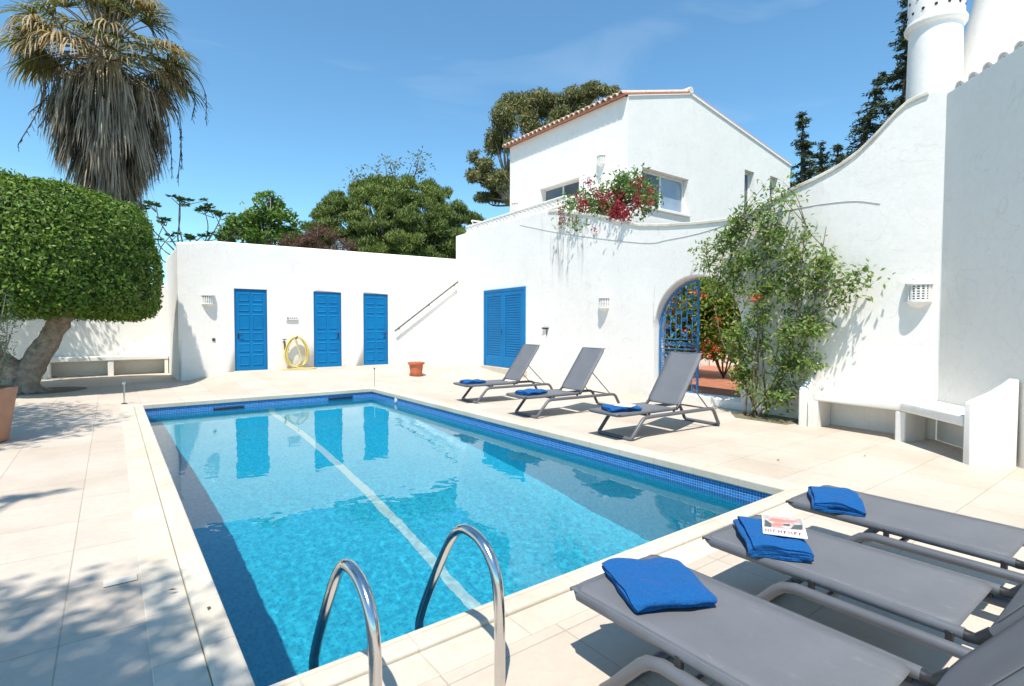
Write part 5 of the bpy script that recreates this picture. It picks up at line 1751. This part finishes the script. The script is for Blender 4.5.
# ---------- bougainvillea on the wall top
def wpt(px, py, off):
    d = ray(px, py); lo, hi = .5, 40.
    for _ in range(50):
        t_ = (lo + hi) / 2; p = CAMP + d * t_
        if p.x < wx(p.y) + off: lo = t_
        else: hi = t_
    return CAMP + d * lo
def boug():
    base = Vector((9.7, 8.75, 4.26))
    t = thing('bougainvillea', base, 'red flowering bougainvillea spilling over the garden wall below the villa windows', 'climbing plant')
    tips = []
    def add(box, n, o0, o1):
        for _ in range(n):
            tips.append(wpt(prng.uniform(box[0], box[2]), prng.uniform(box[1], box[3]), prng.uniform(o0, o1)))
    add((600, 178, 652, 216), 46, .1, .8); add((612, 172, 640, 190), 14, .1, .6); add((640, 190, 660, 212), 10, .1, .5)
    add((578, 192, 606, 212), 20, 0, .5); add((556, 200, 590, 215), 7, -.05, .3); add((548, 208, 600, 228), 8, -.12, -.03)
    ch = []
    for p in tips:
        m_ = base.lerp(p, .5) + Vector((0, 0, .15)); pts = spline([base + Vector(rng.normal(0, .05, 3)), m_, p], 4); ch.append((pts, list(np.linspace(.014, .004, len(pts)))))
    wood('stems', ch, M['twig'], t, 5)
    Lf, Fl = [], []
    for p in tips:
        for q in range(26 if p.z > 4.2 else 13): Lf.append(list(p + Vector(rng.normal(0, .1, 3))))
    for box, n in (((578, 188, 606, 208), 10), ((598, 192, 628, 216), 9), ((620, 205, 642, 218), 8), ((556, 204, 580, 220), 3), ((586, 178, 592, 186), 2), ((630, 180, 655, 205), 7), ((560, 220, 600, 236), 2), ((604, 206, 622, 217), 8)):
        for _ in range(n):
            p = wpt(prng.uniform(box[0], box[2]), prng.uniform(box[1], box[3]), prng.uniform(-.12, .1))
            for q in range(26): Fl.append(list(p + Vector(rng.normal(0, .065, 3))))
    for lst, mt, nm, L_, W_ in ((Lf, 'mid', 'leaves', .10, .05), (Fl, 'red', 'flowers', .06, .045)):
        P = np.array(lst)
        n = len(P); V, F = leaf_mesh(P, runit(n), runit(n) + [0, 0, .5], rng.uniform(.8, 1.2, n) * L_, W_, .2); tri_mesh(nm, V, F, LM[mt], t)['kind'] = 'stuff'
boug()

# ---------- courtyard hedge
LM['court'] = leafmat('bright courtyard leaves', [(.15, .25, .05), (.22, .33, .07), (.30, .38, .09), (.12, .20, .045), (.42, .40, .12)], .5, .45)
for i, (c, r, lab, fl) in enumerate((((12.9, 9.1, 1.5), (1.0, 1.1, 1.35), 'leafy shrub with pink flowers seen through the iron gate', 1), ((12.7, 7.7, 1.75), (1.0, 1.0, 1.4), 'tall green shrub with orange flowers beyond the open side of the arch', 1), ((13.2, 6.3, 1.65), (1.0, 1.1, 1.4), 'green shrub at the right of the courtyard behind the climbing shrub', 0))):
    t = thing('flowering_shrub', (c[0], c[1], .15), lab, 'shrub', 'shrubs in the brick courtyard')
    P, Nn = crown_pts([(c, r), ((c[0], c[1], c[2] + .5), (r[0] * .7, r[1] * .8, r[2] * .8))], 1500, .3, 1.5, .7, i)
    P = P[P[:, 2] > .6]
    n = len(P); V, F = leaf_mesh(P, runit(n) + [0, 0, .3], runit(n) + [0, 0, .8], .14, .065, .2); tri_mesh('leaves', V, F, LM['court'], t)
    ch = []
    for q in range(9):
        a = q * .7; e = Vector((c[0] + .5 * math.cos(a), c[1] + .5 * math.sin(a), c[2])); ch.append((spline([(c[0], c[1], .15), (c[0] + .2 * math.cos(a), c[1] + .2 * math.sin(a), .6), e], 4), .02))
    wood('stems', ch, M['twig'], t, 5)
    if fl:
        u = runit(60); u[:, 0] = -abs(u[:, 0]); u = u[:34]; K = np.array(c) + u * np.array(r) * 1.0
        Q = np.repeat(K[K[:, 2] > .6], 8, axis=0); Q = Q + rng.normal(0, .06, Q.shape); n = len(Q)
        V, F = leaf_mesh(Q, runit(n), runit(n), .085, .06, .2); tri_mesh('flowers', V, F, LM['orange' if i else 'red'], t)['kind'] = 'stuff'

# ---------- trees outside the frame whose shade falls on the deck
def shade_tree(lab, base, blobs, dens, seed):
    return tree('shade_tree', lab, base, blobs, LM['mid'], (.12, .06), dens, .5, 2.2, trunk=.12, seed=seed, shell=.8)
def above(x, y, z): return (x + SUN.x / SUN.z * z, y + SUN.y / SUN.z * z, z)
shade_tree('leafy tree outside the left edge shading the deck by the pot', (-4.2, 8.6, 0),
           [(above(-1.6, 11.0, 8), (1.55, 1.5, .7)), (above(-2.6, 12.6, 8), (1.6, 1.2, .7)), (above(-.9, 10.4, 8), (1.0, 1.4, .4)), (above(-1.2, 9.6, 8), (.9, 1.0, .4)), (above(-1.4, 12.3, 8), (1.2, 1.2, .5)), ((-2.9, 18.7, 4.3), (2.0, 1.0, 1.0)), (above(-3.4, 10.5, 8), (1.6, 1.6, .8)), (above(-3.8, 14.8, 8), (1.8, 1.4, .8)), ((-3.6, 18.6, 4.6), (2.1, 1.3, 1.2)), (above(-2.2, 9.4, 8), (1.3, 1.0, .5))], 620, 41)
shade_tree('leafy tree behind the camera at left shading the near deck', (-3.4, .6, 0),
           [(above(-.5, 3.15, 8), (.85, 1.05, .45)), (above(-.1, 2.0, 8), (.6, .8, .4)), (above(-1.4, 2.4, 8), (1.2, 1.3, .6)), (above(.0, 2.5, 8), (.45, .9, .3)), (above(-.7, 1.2, 8), (1.0, 1.0, .6)), (above(-.62, 6.2, 8), (.33, .12, .15)), (above(-1.3, 6.3, 8), (.5, .2, .2))], 1150, 42)

# ---------- a few fallen leaves
M['deadleaf'] = simple('dry fallen leaf', (.16, .09, .04), .8, (.09, .05, .03), 20, 0)
lv, lf = leaf_mesh([[0, 0, 0]], [[1, 0, 0]], [[0, 0, 1]], .05, .02, .15)
first = None
for i, (x, y, z, lab) in enumerate([(.25, 3.45, .03, 'dry leaf on the left pool coping, farther from the camera'), (.38, 3.1, .037, 'dry leaf on the left pool coping, nearer the camera'),
        (8.45, 3.1, .53, 'dry leaf on the bench seat near its left end'), (8.3, 2.1, .53, 'dry leaf on the bench seat near its middle support'), (7.95, 1.8, .53, 'dry leaf on the bench seat near the wing panel'),
        (8.5, 3.0, .012, 'dry leaf on the floor inside the left bench niche'), (8.05, 1.95, .012, 'dry leaf on the floor inside the right bench niche'), (6.9, 2.4, .012, 'lone dry leaf on the paving in front of the curved bench'), (5.9, 2.9, .012, 'lone dry leaf on the paving near the pool corner')]):
    if first is None:
        o = tri_mesh('fallen_leaf', lv, lf, M['deadleaf']); first = o
    else:
        o = first.copy(); COL.objects.link(o)
    o.location = (x, y, z); o.rotation_euler = (.1, .15, i * 1.3)
    tag(o, lab, 'fallen leaf', 'scattered dry leaves')

for o in list(bpy.data.objects):
    if '_w' in o.keys(): del o['_w']
